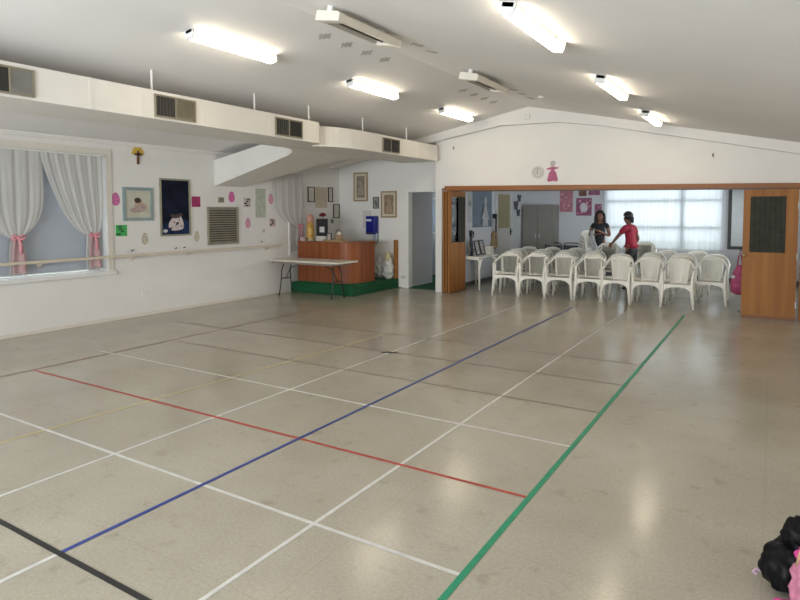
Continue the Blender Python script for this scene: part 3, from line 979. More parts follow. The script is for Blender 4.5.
link('socket_holes', bx(-0.03, -0.024, -0.0105, -0.01, -0.008, 0.008), black_m, t)

# ------------------------------------------------------------------ kiosk: carpeted platform, counter and what stands on it
PX1, PY0, PH = -7.18, 9.72, 0.21
t = thing('carpeted_platform', 'low platform covered in green carpet under the wooden counter', 'platform', (-8.0, 10.6, 0))
link('platform_carpet', bx(W + 0.02 + 8.0, PX1 + 8.0, PY0 - 10.6, F1 - 0.005 - 10.6, 0, PH), carpet_m, t, bevel=0.012)
CH = 1.09
t = thing('kiosk_counter', 'curved reddish wooden kiosk counter standing on the green platform', 'counter', (-8.0, 10.0, PH))


def counter_path(x_in, y_in, r):
    p = [(W + 0.16, y_in)]
    p += [(x_in - r + r * math.sin(a), y_in + r - r * math.cos(a)) for a in (PI / 2 * i / 8 for i in range(9))]
    p += [(x_in, 10.62)]
    return p


outer = counter_path(-7.24, 9.80, 0.36)
inner = counter_path(-7.28, 9.84, 0.32)
poly = [(x + 8, y - 10) for x, y in outer] + [(x + 8, y - 10) for x, y in reversed(inner)]
link('front_panel', prism(B(), poly, 'Z', 0, CH - PH - 0.03), counter_m, t)
outer2, inner2 = counter_path(-7.21, 9.77, 0.38), counter_path(-7.62, 10.16, 0.10)
poly = [(x + 8, y - 10) for x, y in outer2] + [(x + 8, y - 10) for x, y in reversed(inner2)]
link('counter_top', prism(B(), poly, 'Z', CH - PH - 0.03, CH - PH), counter_m, t)
bm = B()
for x in (-8.45, -8.10, -7.75):
    box(bm, x + 8 - 0.003, x + 8 + 0.003, 9.797 - 10, 9.80 - 10, 0.0, CH - PH - 0.03)
link('panel_grooves', bm, mat('groove_dark', (0.10, 0.03, 0.015), 0.5), t)
link('kick_carpet', prism(B(), [(x + 8, y - 10) for x, y in counter_path(-7.225, 9.785, 0.37)] + [(x + 8, y - 10) for x, y in reversed(counter_path(-7.24, 9.80, 0.36))], 'Z', 0, 0.03), carpet_m, t)


def on_counter(name, label, cat, x, y, z=CH):
    return thing(name, label, cat, (x, y, z))


t = on_counter('wrapped_gift', 'tall yellow cone gift in clear wrap with a pink top, on the counter', 'gift', -8.55, 10.06)
link('cone', lathe(B(), [(0.065, 0.0), (0.085, 0.06), (0.085, 0.25), (0.07, 0.40)], seg=18), mat('gift_yellow', (0.62, 0.36, 0.08), 0.35, 0.3, 14), t, smooth=True)
link('tissue_top', lathe(B(), [(0.065, 0.38), (0.085, 0.46), (0.07, 0.54), (0.03, 0.58)], seg=14), mat('gift_pink', (0.62, 0.30, 0.24), 0.5, 0.15, 18), t, smooth=True)
link('wrap_skirt', lathe(B(), [(0.115, 0.0), (0.11, 0.02), (0.10, 0.05)], seg=16), mat('clear_wrap', (0.75, 0.66, 0.52), 0.2, 0.1, alpha=0.5), t, smooth=True)
t = on_counter('framed_board', 'black upright box with a pale label on a small stand, under a red rose', 'display', -8.24, 10.08)
link('stand', bx(-0.12, 0.12, -0.06, 0.06, 0, 0.11), mat('stand_pale', (0.60, 0.57, 0.52), 0.4, 0.05), t, bevel=0.008)
link('board', bx(-0.125, 0.125, -0.045, 0.045, 0.11, 0.48), black_m, t, bevel=0.006)
link('label_patch', bx(-0.03, 0.10, -0.047, -0.045, 0.19, 0.31), mat('label_grey', (0.62, 0.61, 0.60), 0.5, 0.1, 40), t)
t = on_counter('red_rose', 'dark red flower standing on top of the black box', 'flower', -8.22, 10.08, CH + 0.48)
bm = B()
ball(bm, (0, 0, 0.09), 0.045, 2)
for a in range(6):
    ball(bm, (0.045 * math.cos(a * 1.05), 0.045 * math.sin(a * 1.05), 0.075 + 0.012 * (a % 2)), 0.036, 2, (1, 1, 0.8))
link('petals', bm, mat('rose_red', (0.16, 0.01, 0.012), 0.6, 0.3, 30), t, smooth=True)
link('stem', tube(B(), [(0, 0, 0), (0.01, 0, 0.04), (0, 0, 0.08)], 0.008, 6), mat('leaf_dark', (0.03, 0.06, 0.02), 0.6), t)
t = on_counter('photo_box', 'small pinkish photo box at the wall end of the counter', 'box', -8.58, 9.86)
link('box', bx(-0.07, 0.07, -0.03, 0.03, 0, 0.085), mat('pinkish_box', (0.36, 0.25, 0.23), 0.5, 0.3, 25), t, bevel=0.004)
link('picture_face', bx(-0.055, 0.055, -0.032, -0.03, 0.015, 0.07), mat('pinkish_pic', (0.50, 0.38, 0.35), 0.5, 0.3, 40), t)
t = on_counter('wooden_tray', 'flat wooden tray holding ornaments on the counter', 'tray', -7.82, 10.0)
bm = box(B(), -0.24, 0.24, -0.12, 0.12, 0, 0.012)
frame = ((-0.24, 0.24, -0.12, -0.108), (-0.24, 0.24, 0.108, 0.12), (-0.24, -0.228, -0.108, 0.108), (0.228, 0.24, -0.108, 0.108))
for a, b, c, d in frame:
    box(bm, a, b, c, d, 0.012, 0.045)
link('tray', bm, mat('tray_wood', (0.34, 0.23, 0.12), 0.5, 0.1), t)
t = on_counter('framed_photo', 'small dark photo frame standing on the counter tray', 'photo frame', -7.98, 10.0, CH + 0.012)
link('frame', frame_y(B(), -0.06, 0.06, -0.01, 0.01, 0, 0.17, 0.016), blackframe_m, t)
link('photo', bx(-0.05, 0.05, -0.004, 0.006, 0.01, 0.16), mat('photo_pale', (0.50, 0.42, 0.36), 0.5, 0.3, 30), t)
link('strut', bx(-0.01, 0.01, 0.01, 0.05, 0, 0.10), blackframe_m, t)
t = on_counter('gift_basket', 'small brown basket ornament with white top on the tray', 'basket', -7.72, 9.99, CH + 0.012)
link('basket', lathe(B(), [(0.06, 0), (0.085, 0.04), (0.09, 0.13), (0.08, 0.135)], seg=16), mat('basket_tan', (0.30, 0.20, 0.11), 0.7, 0.25, 40), t)
bm = B()
ball(bm, (0.02, 0, 0.155), 0.055, 2, (1, 1, 0.8))
ball(bm, (-0.03, 0.02, 0.15), 0.04, 2)
link('white_filling', bm, mat('filling', (0.62, 0.56, 0.48), 0.7, 0.2, 30), t, smooth=True)
link('basket_handle', tube(B(), [(-0.085, 0, 0.12), (-0.06, 0, 0.22), (0, 0, 0.25), (0.06, 0, 0.22), (0.085, 0, 0.12)], 0.007, 6), mat('basket_dark', (0.14, 0.08, 0.05), 0.6), t)

# wood strip and plastic sacks at the platform's end
o = link('timber_post', bx(-0.045, 0.045, -0.03, 0.03, 0, 0.87), panel_m, bevel=0.004)
o.location = (-7.232, F1 - 0.04, PH)
tag(o, 'upright brown timber post at the end of the green platform', 'post')


def crumple(bm, seed, amp, freq, floor_z=0.002):
    rnd = random.Random(seed)
    ph = [rnd.random() * 6 for _ in range(6)]
    c = sum((v.co for v in bm.verts), Vector()) / len(bm.verts)
    for v in bm.verts:
        n_ = (v.co - c).normalized()
        k = math.sin(freq * n_.x + ph[0] + 2 * n_.z) * math.sin(freq * n_.y + ph[1]) + 0.6 * math.sin(1.9 * freq * n_.z + ph[2] + 3 * n_.x) * math.sin(1.6 * freq * n_.y + ph[3])
        v.co += n_ * amp * k
        v.co.z = max(v.co.z, floor_z)
    return bm


def sack(x, y, w_, h, seed, lab, top):
    t = thing('plastic_sack', lab, 'bag', (x, y, PH), 0, 'plastic sacks on the platform')
    bm = ball(B(), (0, 0, h * 0.40), h * 0.44, 4, (w_ / h * 2.2, w_ / h * 2.0, 1.0))
    link('sack_body', crumple(bm, seed, 0.032, 7), mat('translucent_sack', (0.80, 0.80, 0.77), 0.3, 0.12, 12, alpha=0.7), t, smooth=True)
    bm = ball(B(), (0.02, 0, h * 0.42), h * 0.27, 3, (w_ / h * 2.2, w_ / h * 2.0, 1.5))
    link('contents', crumple(bm, seed + 5, 0.02, 7), top, t, smooth=True)
    bm = lathe(B(), [(0.09, h * 0.72), (0.075, h * 0.84), (0.05, h * 0.94), (0.06, h * 1.0), (0.02, h * 1.02)], seg=14)
    link('gathered_top', crumple(bm, seed + 3, 0.012, 6), top, t, smooth=True)


sack(-7.60, 11.32, 0.13, 0.50, 1, 'white translucent plastic sack on the platform, nearer the counter', mat('sack_grey', (0.55, 0.56, 0.55), 0.5, 0.1))
sack(-7.345, 11.30, 0.13, 0.58, 2, 'white translucent plastic sack with yellowish top, beside the timber post', mat('sack_yellow', (0.66, 0.60, 0.34), 0.5, 0.1))

# ------------------------------------------------------------------ folding table
t = thing('folding_table', 'long cream folding table with black legs in front of the counter', 'table', (-7.95, 9.36, 0))
link('tabletop', bx(-0.84, 0.95, -0.335, 0.325, 0.71, 0.747), tabletop_m, t, bevel=0.012)
link('apron', bx(-0.80, 0.80, -0.30, 0.29, 0.67, 0.71), mat('table_underside', (0.25, 0.22, 0.18), 0.6), t)
leg_m = mat('black_tube', (0.02, 0.02, 0.022), 0.35, 0.2)
for sx in (-1, 1):
    x = sx * 0.68
    for sy, y in ((-1, -0.21), (1, 0.21)):
        bm = tube(B(), [(x - sx * 0.05, y * 0.55, 0.67), (x, y * 0.62, 0.50), (x, y * 0.66, 0.36), (x, y * 0.80, 0.16), (x, y * 1.0, 0.0)], 0.013, 8)
        link('leg', bm, leg_m, t, smooth=True)
    link('stretcher', tube(B(), [(x, -0.145, 0.34), (x, 0.145, 0.34)], 0.011, 8), leg_m, t)
    link('brace', tube(B(), [(x, 0, 0.34), (x - sx * 0.12, 0, 0.55), (x - sx * 0.38, 0, 0.66)], 0.010, 8), leg_m, t)

# ------------------------------------------------------------------ partition: track beam and folding panels
bm = prism(B(), [(OPX - 0.03, OPZ - 0.045), (R, OPZ - 0.14), (R, OPZ - 0.065), (OPX - 0.03, OPZ + 0.05)], 'Y', F2 - 0.05, F2 + 0.14)
struct('trim_4', bm, beamwood_m)
link('track', prism(B(), [(OPX, OPZ - 0.065), (R, OPZ - 0.16), (R, OPZ - 0.14), (OPX, OPZ - 0.045)], 'Y', F2 + 0.03, F2 + 0.07), mat('track_dark', (0.10, 0.06, 0.04), 0.4))
bpy.data.objects['track'].parent = bpy.data.objects['trim_4']


def folding_panel(loc, rz, width, h, lab, knob=None, window=True, c0=0.0, edge=0.17, faces=(-1, 1)):
    """panel standing on local X from 0 to width, thickness on local Y"""
    t = thing('folding_door', lab, 'folding door', loc, rz, 'wooden folding partition panels')
    th = 0.02
    if window:
        wx0, wx1, wz0, wz1 = 0.105, width - edge, 1.06, h - 0.12
        bm = B()
        box(bm, 0, wx0, -th, th, 0, h)
        box(bm, wx1, width, -th, th, 0, h)
        box(bm, wx0, wx1, -th, th, 0, wz0)
        box(bm, wx0, wx1, -th, th, wz1, h)
        link('panel_frame', bm, panel_m, t)
        link('pane', bx(wx0, wx1, -0.004, 0.0, wz0, wz1), glass_m, t)
        cm = mat('dark_curtain', (0.030, 0.032, 0.022), 0.8, 0.25, 10)
        for sg in faces:
            xa, xb = wx0 - 0.01 + (wx1 - wx0) * c0, wx1 + 0.01
            link('curtain', grid(B(), 40, 6, lambda u, v: (xa + (xb - xa) * u, sg * 0.029 + 0.005 * math.sin(u * 43 * (1 - c0) + v), wz0 - 0.01 + (wz1 - wz0 + 0.02) * v)), cm, t, smooth=True)
    else:
        link('panel_frame', bx(0, width, -th, th, 0, h), panel_m, t)
    link('kick_strip', bx(0.0, width, -th - 0.003, -th, 0.0, 0.05), mat('kick_brown', (0.22, 0.09, 0.03), 0.5), t)
    if knob is not None:
        bm = B()
        tube(bm, [(knob, -th, 1.0), (knob, -th - 0.045, 1.0)], 0.010, 8)
        ball(bm, (knob, -th - 0.05, 1.0), 0.026, 2)
        k = link('knob', bm, mat('brass', (0.42, 0.34, 0.20), 0.3, 0.1, metal=0.7), t, smooth=True)
    for z in (0.25, 1.0, h - 0.25):
        link('hinge', tube(B(), [(width, -th, z - 0.05), (width, -th, z + 0.05)], 0.010, 8), metal_m, t)
    return t


HP = 2.075
# left stack: three leaves folded back against one another
folding_panel((-5.70, 11.08, 0.008), PI / 2, 0.76, HP + 0.055, 'wooden folding door with a window at the left of the opening, facing the chairs', None, True, 0.5, 0.05, (-1,))
folding_panel((-5.78, 11.12, 0.008), PI / 2, 0.74, HP + 0.055, 'wooden folding door second in the left stack, its edge showing', None, True, 0.5, 0.05, ())
folding_panel((-5.86, 11.16, 0.008), PI / 2, 0.70, HP + 0.055, 'wooden folding door against the wall by the doorway, last of the left stack', None, True, 0.5, 0.05, ())
# right side: one leaf spread facing the hall, another folded behind it
folding_panel((-0.40, 11.00, 0.008), 0.0, 0.73, 2.035, 'wooden folding door with dark curtained window at the right, facing the hall', 0.03)
folding_panel((0.385, 11.03, 0.008), 1.15, 0.70, 2.035, 'wooden folding door at the right edge, hinged behind the curtained one', None, False)

# ------------------------------------------------------------------ on the gable wall
t = thing('wall_clock', 'pale round wall clock above the partition opening', 'clock', (-3.86, F2, 2.46))
bm = prism(B(), ell(0, 0, 0.115, 0.115, 32), 'Y', -0.03, 0)
link('rim', bm, mat('clock_rim', (0.56, 0.53, 0.49), 0.4), t)
f = link('face', prism(B(), ell(0, 0, 0.098, 0.098, 32), 'Y', -0.033, -0.03), mat('clock_face', (0.60, 0.57, 0.52), 0.4), t)
bm = B()
for k in range(12):
    a = k * PI / 6
    prism(bm, ell(0.08 * math.cos(a), 0.08 * math.sin(a), 0.008, 0.008, 8), 'Y', -0.035, -0.033)
link('hour_marks', bm, mat('clock_marks', (0.30, 0.28, 0.26), 0.5), f)
bm = B()
box(bm, -0.008, 0.008, -0.037, -0.034, -0.01, 0.075)
prism(bm, [(-0.01, 0.0), (-0.05, -0.035), (-0.045, -0.045), (0.01, -0.01)], 'Y', -0.0365, -0.034)
link('hands', bm, mat('clock_marks', (0.30, 0.28, 0.26)), f)
t = thing('wall_doll', 'flat pink dress figure pinned on the wall just right of the clock', 'decoration', (-3.575, F2, 2.29))
link('dress', prism(B(), [(-0.105, 0.0), (-0.06, -0.012), (0.0, 0.0), (0.06, -0.012), (0.105, 0.0), (0.07, 0.15), (0.03, 0.20), (0.04, 0.26), (-0.04, 0.26), (-0.03, 0.20), (-0.07, 0.15)], 'Y', -0.012, 0), mat('doll_pink', (0.42, 0.10, 0.20), 0.6, 0.25, 30), t)
link('sleeves', prism(B(), [(-0.115, 0.215), (-0.04, 0.215), (0.04, 0.215), (0.115, 0.235), (0.115, 0.25), (0.04, 0.262), (-0.04, 0.262), (-0.11, 0.235)], 'Y', -0.014, -0.002), mat('doll_rose', (0.44, 0.10, 0.20), 0.6, 0.2, 30), t)
link('head', prism(B(), ell(0.0, 0.30, 0.04, 0.042, 16), 'Y', -0.012, 0), mat('doll_head', (0.50, 0.42, 0.38), 0.6, 0.15, 30), t)
link('hat', prism(B(), [(-0.06, 0.33), (0.065, 0.325), (0.05, 0.37), (0.0, 0.385), (-0.04, 0.365)], 'Y', -0.015, 0), mat('doll_hat', (0.50, 0.50, 0.50), 0.6, 0.2, 30), t)
for x, z, lab in ((-5.66, 3.03, 'small dark hook high on the gable wall near the duct'), (-0.87, 2.635, 'small dark hook high on the gable wall above the right folding door')):
    o = link('wall_hook', tube(B(), [(0, 0, 0.02), (0, -0.03, 0.02), (0, -0.045, -0.01), (0, -0.03, -0.03)], 0.009, 6), mat('dark_bracket', (0.08, 0.07, 0.06)))
    o.location = (x, F2, z)
    tag(o, lab, 'hook')
o = link('junction_box', bx(-0.05, 0.05, -0.04, 0, -0.05, 0.05), wall_m, bevel=0.005)
o.location = (-4.03, F2 - 0.13, 3.52)
tag(o, 'small white junction box on the gable beam under the ridge', 'junction box')
# ------------------------------------------------------------------ white plastic chairs
def make_chair(label, loc, rz, group):
    t = thing('plastic_chair', label, 'chair', loc, rz, group)

    def seat_f(u, v):
        hw = 0.215 - 0.025 * v
        y = -0.225 + 0.43 * v
        z = 0.435 - 0.045 * math.sin(PI * min(1, v * 1.1)) * (1 - (2 * u - 1) ** 2) - 0.02 * v
        return ((2 * u - 1) * hw, y, z)
    bm = grid(B(), 10, 8, seat_f)
    bmesh.ops.solidify(bm, geom=bm.faces[:], thickness=0.012)
    # front apron with its arch
    top = [(-0.225, 0.43), (0.225, 0.43), (0.235, 0.30), (0.205, 0.30)]
    arch = [(0.205 * math.cos(a), 0.30 + 0.085 * math.sin(a)) for a in (PI * i / 10 for i in range(1, 10))]
    prism(bm, top + arch + [(-0.205, 0.30), (-0.235, 0.30)], 'Y', -0.250, -0.222)
    for s in (-1, 1):
        prism(bm, [(-0.23, 0.425), (0.19, 0.405), (0.19, 0.35), (0.10, 0.375), (-0.10, 0.385), (-0.23, 0.33)], 'X', s * 0.215 - 0.01, s * 0.215 + 0.01)
    link('seat', bm, plastic_m, t)
    # back: fan of slats with stiles
    bm = B()

    def back_pt(u, z):
        k = (z - 0.40) / 0.42
        hw = 0.125 + 0.045 * k
        return Vector(((2 * u - 1) * hw, 0.165 + 0.060 * k - 0.03 * (2 * u - 1) ** 2, z))
    for i in range(9):
        u0, u1 = (i + 0.08) / 9, (i + 0.92) / 9
        zs = [0.40 + 0.415 * j / 4 for j in range(5)]
        q = [[bm.verts.new(back_pt(u, z) + Vector((0, dy, 0))) for u in (u0, u1)] for z in zs for dy in (0,)]
        for a, b in zip(q, q[1:]):
            bm.faces.new((a[0], a[1], b[1], b[0]))
    bmesh.ops.solidify(bm, geom=bm.faces[:], thickness=0.010)
    for z in (0.43, 0.80):
        tube(bm, [back_pt(u / 6, z) + Vector((0, 0.0, 0)) for u in range(7)], 0.018, 6, (1, 0.6))
    for u in (0, 1):
        tube(bm, [back_pt(u, 0.39 + 0.43 * j / 5) for j in range(6)], 0.016, 6)
    link('backrest', bm, plastic_m, t)
    # one rim runs from arm to arm over the back
    rim = []
    half = [(0.250, -0.215, 0.640), (0.262, -0.12, 0.660), (0.262, 0.00, 0.675), (0.246, 0.10, 0.705), (0.212, 0.175, 0.760), (0.15, 0.212, 0.815), (0.07, 0.224, 0.833)]
    rim = half + [(0.0, 0.226, 0.836)] + [(-x, y, z) for x, y, z in reversed(half)]
    link('arm_rim', tube(B(), rim, [0.026] * len(rim), 8, (1.0, 0.75)), plastic_m, t, smooth=True)
    for s in (-1, 1):
        bm = tube(B(), [(s * 0.262, -0.255, 0.0), (s * 0.245, -0.242, 0.22), (s * 0.232, -0.236, 0.38), (s * 0.238, -0.228, 0.50), (s * 0.250, -0.212, 0.640)],
                  [0.022, 0.026, 0.030, 0.025, 0.024], 8, (1, 0.9))
        link('front_leg', bm, plastic_m, t, smooth=True)
        bm = tube(B(), [(s * 0.225, 0.240, 0.0), (s * 0.20, 0.200, 0.22), (s * 0.185, 0.165, 0.41)], [0.020, 0.024, 0.026], 8)
        link('rear_leg', bm, plastic_m, t, smooth=True)
    return t


ORD = ('first', 'second', 'third', 'fourth', 'fifth', 'sixth', 'seventh', 'eighth')
proto = [None]


def chair(x, y, rz, label, group, z=0.0):
    if proto[0] is None:
        proto[0] = make_chair(label, (x, y, z), rz, group)
        return proto[0]
    return copy_thing(proto[0], (x, y, z), rz, label, group)


G1 = 'white plastic chairs set out in rows'
row1 = [(-4.60, 11.60, 0.15), (-4.05, 11.66, 0.08), (-3.52, 11.70, 0.05), (-2.95, 11.73, 0.04), (-2.44, 11.70, -0.02), (-1.92, 11.76, 0.02), (-1.40, 11.62, 0.05), (-0.93, 12.30, 0.0)]
for i, (x, y, a) in enumerate(row1):
    lab = '%s white plastic armchair from the left in the front row' % ORD[i]
    if i == 7:
        lab = 'white plastic armchair set back at the right end of the front row'
    chair(x, y, a, lab, G1)
row2 = [(-4.86, 12.36), (-4.28, 12.40), (-3.71, 12.38), (-3.15, 12.42), (-2.58, 12.40), (-2.02, 12.44), (-1.46, 12.42)]
for i, (x, y) in enumerate(row2):
    chair(x, y, random.uniform(-0.05, 0.05), '%s white plastic armchair from the left in the second row' % ORD[i], G1)
row3 = [(-5.02, 13.12), (-4.45, 13.16), (-3.87, 13.12), (-3.28, 13.15), (-2.10, 13.16), (-1.52, 13.14), (-0.95, 13.15)]
for i, (x, y) in enumerate(row3):
    chair(x, y, random.uniform(-0.05, 0.05), '%s white plastic armchair from the left in the third row' % ORD[i], G1)
row4 = [(-5.10, 14.05), (-4.50, 14.02), (-3.92, 14.05), (-1.95, 14.10), (-1.35, 14.05)]
for i, (x, y) in enumerate(row4):
    chair(x, y, random.uniform(-0.05, 0.05), '%s white plastic armchair from the left in the rearmost row' % ORD[i], G1)


def stack(x, y, rz, n, where, dz=0.075):
    nm = {3: ('bottom', 'middle', 'top'), 6: ('bottom', 'second lowest', 'third lowest', 'third highest', 'second highest', 'top')}[n]
    for k in range(n):
        c = (math.sin(rz) * 0.035 * k, -math.cos(rz) * 0.035 * k)
        chair(x + c[0], y + c[1], rz, '%s white plastic chair of the stack %s' % (nm[k], where), 'white plastic chairs in stacks', k * dz)


stack(-3.12, 13.86, 0.05, 3, 'within reach of the person in red')
stack(-2.52, 14.80, 0.1, 3, 'behind the person in red, by the blind')
stack(-4.02, 15.75, 0.6, 6, 'by the back wall posters')

# ------------------------------------------------------------------ back room, along its left wall
LX = -5.98
def on_bl(name, label, cat, y, z, group=None):
    return thing(name, label, cat, (LX, y, z), 0, group)


t = on_bl('wall_poster', 'large blue-grey poster of a pale robed figure in the back room', 'poster', 13.40, 1.78)
p = link('sheet', bx(0, 0.006, -0.56, 0.56, -0.44, 0.44), mat('poster_slate', (0.15, 0.20, 0.26), 0.5, 0.15, 5), t)
bm = B()
px(bm, [(0.02, -0.42), (0.34, -0.42), (0.30, -0.1), (0.22, 0.10), (0.14, 0.10), (0.06, -0.1)], 0.006, 0.008)
px(bm, ell(0.18, 0.20, 0.07, 0.10, 16), 0.006, 0.009)
px(bm, [(0.16, 0.02), (-0.05, -0.22), (0.0, -0.26), (0.20, -0.10)], 0.006, 0.0085)
px(bm, [(0.20, 0.02), (0.42, -0.24), (0.38, -0.28), (0.18, -0.10)], 0.006, 0.0082)
link('robed_figure', bm, mat('poster_pale', (0.46, 0.46, 0.47), 0.5, 0.2, 14), p)
link('shadow_shape', px(B(), [(-0.12, -0.36), (-0.02, -0.40), (0.06, -0.05), (0.10, 0.12), (0.0, 0.10), (-0.08, -0.10)], 0.006, 0.0072), mat('poster_dark', (0.09, 0.10, 0.12), 0.5, 0.2, 14), p)
t = on_bl('wall_poster', 'pale paper sheets pinned beside the folding door in the back room', 'poster', 12.70, 1.85)
link('sheet', bx(0, 0.005, -0.13, 0.13, -0.38, 0.38), mat('poster_paper', (0.50, 0.50, 0.50), 0.6, 0.1, 10), t)
link('print', px(B(), ell(-0.01, 0.05, 0.09, 0.07, 12), 0.005, 0.0065), mat('poster_print', (0.26, 0.28, 0.24), 0.6, 0.2, 20), t)
d1 = struct('door_1', bx(LX - 0.005, LX + 0.03, 14.24, 15.22, 0.0, 2.23), mat('back_door', (0.56, 0.54, 0.50), 0.5, 0.03))
link('door_panel', bx(LX + 0.03, LX + 0.035, 14.33, 15.08, 1.29, 2.16), mat('door_panel_tan', (0.34, 0.29, 0.17), 0.5, 0.05), d1)
bm = B()
box(bm, LX, LX + 0.045, 14.16, 14.24, 0, 2.29)
box(bm, LX, LX + 0.045, 15.22, 15.30, 0, 2.29)
box(bm, LX, LX + 0.045, 14.24, 15.22, 2.23, 2.29)
link('door_frame', bm, mat('door_frame_white', (0.62, 0.63, 0.65), 0.5), d1)
bm = box(B(), LX + 0.03, LX + 0.04, 15.13, 15.20, 1.09, 1.27)
tube(bm, [(LX + 0.04, 15.165, 1.18), (LX + 0.085, 15.165, 1.18), (LX + 0.09, 15.08, 1.18)], 0.011, 8)
link('handle', bm, black_m, d1)
# guitar hung on the wall beside the door
t = on_bl('small_guitar', 'small tan guitar hanging by its black neck beside the cream door', 'guitar', 14.06, 0.78)
body = [(0.0, 0.0), (0.10, 0.02), (0.15, 0.10), (0.13, 0.20), (0.10, 0.26), (0.12, 0.34), (0.10, 0.42), (0.0, 0.46)]
poly = body + [(-a, b) for a, b in reversed(body[1:-1])]
link('body', px(B(), poly, 0.012, 0.08), mat('guitar_tan', (0.38, 0.25, 0.13), 0.4, 0.15, 8), t, bevel=0.01)
link('sound_hole', px(B(), ell(0, 0.29, 0.045, 0.045, 16), 0.08, 0.082), mat('guitar_dark', (0.10, 0.05, 0.02), 0.5), t)
link('bridge', bx(0.08, 0.09, -0.06, 0.06, 0.12, 0.135), mat('guitar_dark', (0.10, 0.05, 0.02)), t)
link('neck', bx(0.07, 0.095, -0.022, 0.022, 0.42, 0.76), black_m, t)
link('headstock', px(B(), [(-0.028, 0.76), (0.028, 0.76), (0.042, 0.88), (-0.042, 0.88)], 0.0, 0.095), black_m, t)
# dark butterflies
for i, (y, z, s) in enumerate(((15.86, 2.08, 1.0), (15.62, 1.88, 1.15), (15.80, 1.68, 0.95))):
    t = on_bl('wall_butterfly', ('uppermost', 'middle', 'lowest')[i] + ' of three dark metal butterflies on the wall beside the cabinet', 'ornament', y, z, 'metal butterflies')
    bm = B()
    for sg in (-1, 1):
        px(bm, ell(sg * 0.075 * s, 0.045 * s, 0.075 * s, 0.06 * s, 14, sg * 0.5), 0.008, 0.014)
        px(bm, ell(sg * 0.055 * s, -0.05 * s, 0.05 * s, 0.05 * s, 14, -sg * 0.4), 0.008, 0.014)
    link('wings', bm, mat('butterfly_iron', (0.06, 0.065, 0.075), 0.4, 0.2), t)
    link('body', tube(B(), [(0.006, 0, -0.09 * s), (0.014, 0, 0), (0.006, 0, 0.09 * s)], 0.012, 8), mat('butterfly_iron', (0.06, 0.065, 0.075)), t)

# side table with curved legs
t = thing('side_table', 'white plastic table with curved legs beside the left folding door', 'table', (-5.66, 12.44, 0))
bm = prism(B(), [(-0.29, -0.50), (-0.26, -0.54), (0.26, -0.54), (0.29, -0.50), (0.29, 0.50), (0.26, 0.54), (-0.26, 0.54), (-0.29, 0.50)], 'Z', 0.70, 0.73)
link('tabletop', bm, plastic_m, t)
for sx in (-1, 1):
    for sy in (-1, 1):
        bm = tube(B(), [(sx * 0.22, sy * 0.30, 0.70), (sx * 0.245, sy * 0.42, 0.62), (sx * 0.25, sy * 0.46, 0.45), (sx * 0.26, sy * 0.475, 0.0)], [0.05, 0.04, 0.026, 0.020], 8)
        link('leg', bm, plastic_m, t, smooth=True)
for sy in (-1, 1):
    link('arch_rail', prism(B(), [(-0.25, 0.70), (0.25, 0.70), (0.25, 0.60), (0.2, 0.66), (-0.2, 0.66), (-0.25, 0.60)], 'Y', sy * 0.47 - 0.01, sy * 0.47 + 0.01), plastic_m, t)
t = thing('figurine', 'tall slender black figurine on the white side table, nearest the panel', 'figurine', (-5.66, 12.10, 0.73))
link('base', lathe(B(), [(0.06, 0), (0.06, 0.02), (0.03, 0.03)], seg=14), black_m, t)
link('figure', tube(B(), [(0, 0, 0.02), (0.01, 0.01, 0.15), (0, 0, 0.28), (-0.01, -0.01, 0.40), (0, 0, 0.47)], [0.02, 0.03, 0.04, 0.028, 0.022], 8), black_m, t, smooth=True)
bm = ball(B(), (0, 0, 0.52), 0.045, 2, (0.9, 0.9, 1.2))
link('head', bm, black_m, t, smooth=True)
bm = tube(B(), [(0, 0.0, 0.40), (0, 0.09, 0.42), (0, 0.12, 0.54)], 0.014, 6)
tube(bm, [(0, 0.0, 0.40), (0, -0.08, 0.44), (0, -0.10, 0.57)], 0.014, 6)
link('arms', bm, black_m, t, smooth=True)
for i, (y, a, lab) in enumerate(((12.40, 0.25, 'black photo frame leaning on the side table, nearer the figurine'), (12.66, 0.30, 'black photo frame leaning on the side table, nearer the white box'))):
    t = thing('framed_photo', lab, 'photo frame', (-5.62, y, 0.733), 0, 'black photo frames on the side table')
    bm = frame_x(B(), -0.012, 0.012, -0.11, 0.11, 0, 0.34, 0.03)
    fr = link('frame', bm, blackframe_m, t)
    fr.rotation_euler = (0, -0.22, 0)
    ph = link('photo', bx(-0.006, 0.006, -0.09, 0.09, 0.02, 0.32), mat('photo_mid', (0.38, 0.36, 0.35), 0.4, 0.3, 15), t)
    ph.rotation_euler = (0, -0.22, 0)
    link('strut', tube(B(), [(-0.05, 0, 0.26), (-0.15, 0, 0.0)], 0.008, 6), blackframe_m, t)
t = thing('white_box', 'small off-white box at the far end of the side table', 'box', (-5.62, 12.88, 0.73))
link('carton', bx(-0.12, 0.12, -0.09, 0.09, 0, 0.17), mat('offwhite_card', (0.60, 0.57, 0.50), 0.6, 0.05), t, bevel=0.004)
link('lid', bx(-0.125, 0.125, -0.095, 0.095, 0.15, 0.185), mat('offwhite_lid', (0.64, 0.61, 0.55), 0.6), t)

# ------------------------------------------------------------------ back wall of the back room
t = thing('tall_cabinet', 'tall grey metal cabinet in the corner of the back room', 'cabinet', (-5.50, BR - 0.24, 0))
gm = mat('cabinet_grey', (0.235, 0.225, 0.195), 0.45, 0.03)
link('carcass', bx(-0.45, 0.45, -0.20, 0.22, 0.0, 1.90), gm, t, bevel=0.006)
for s in (-1, 1):
    d = link('door', bx(min(0.004 * s, 0.44 * s), max(0.004 * s, 0.44 * s), -0.222, -0.20, 0.06, 1.88), gm, t, bevel=0.003)
    link('handle', bx(min(s * 0.04, s * 0.065), max(s * 0.04, s * 0.065), -0.245, -0.222, 0.98, 1.12), metal_m, d)


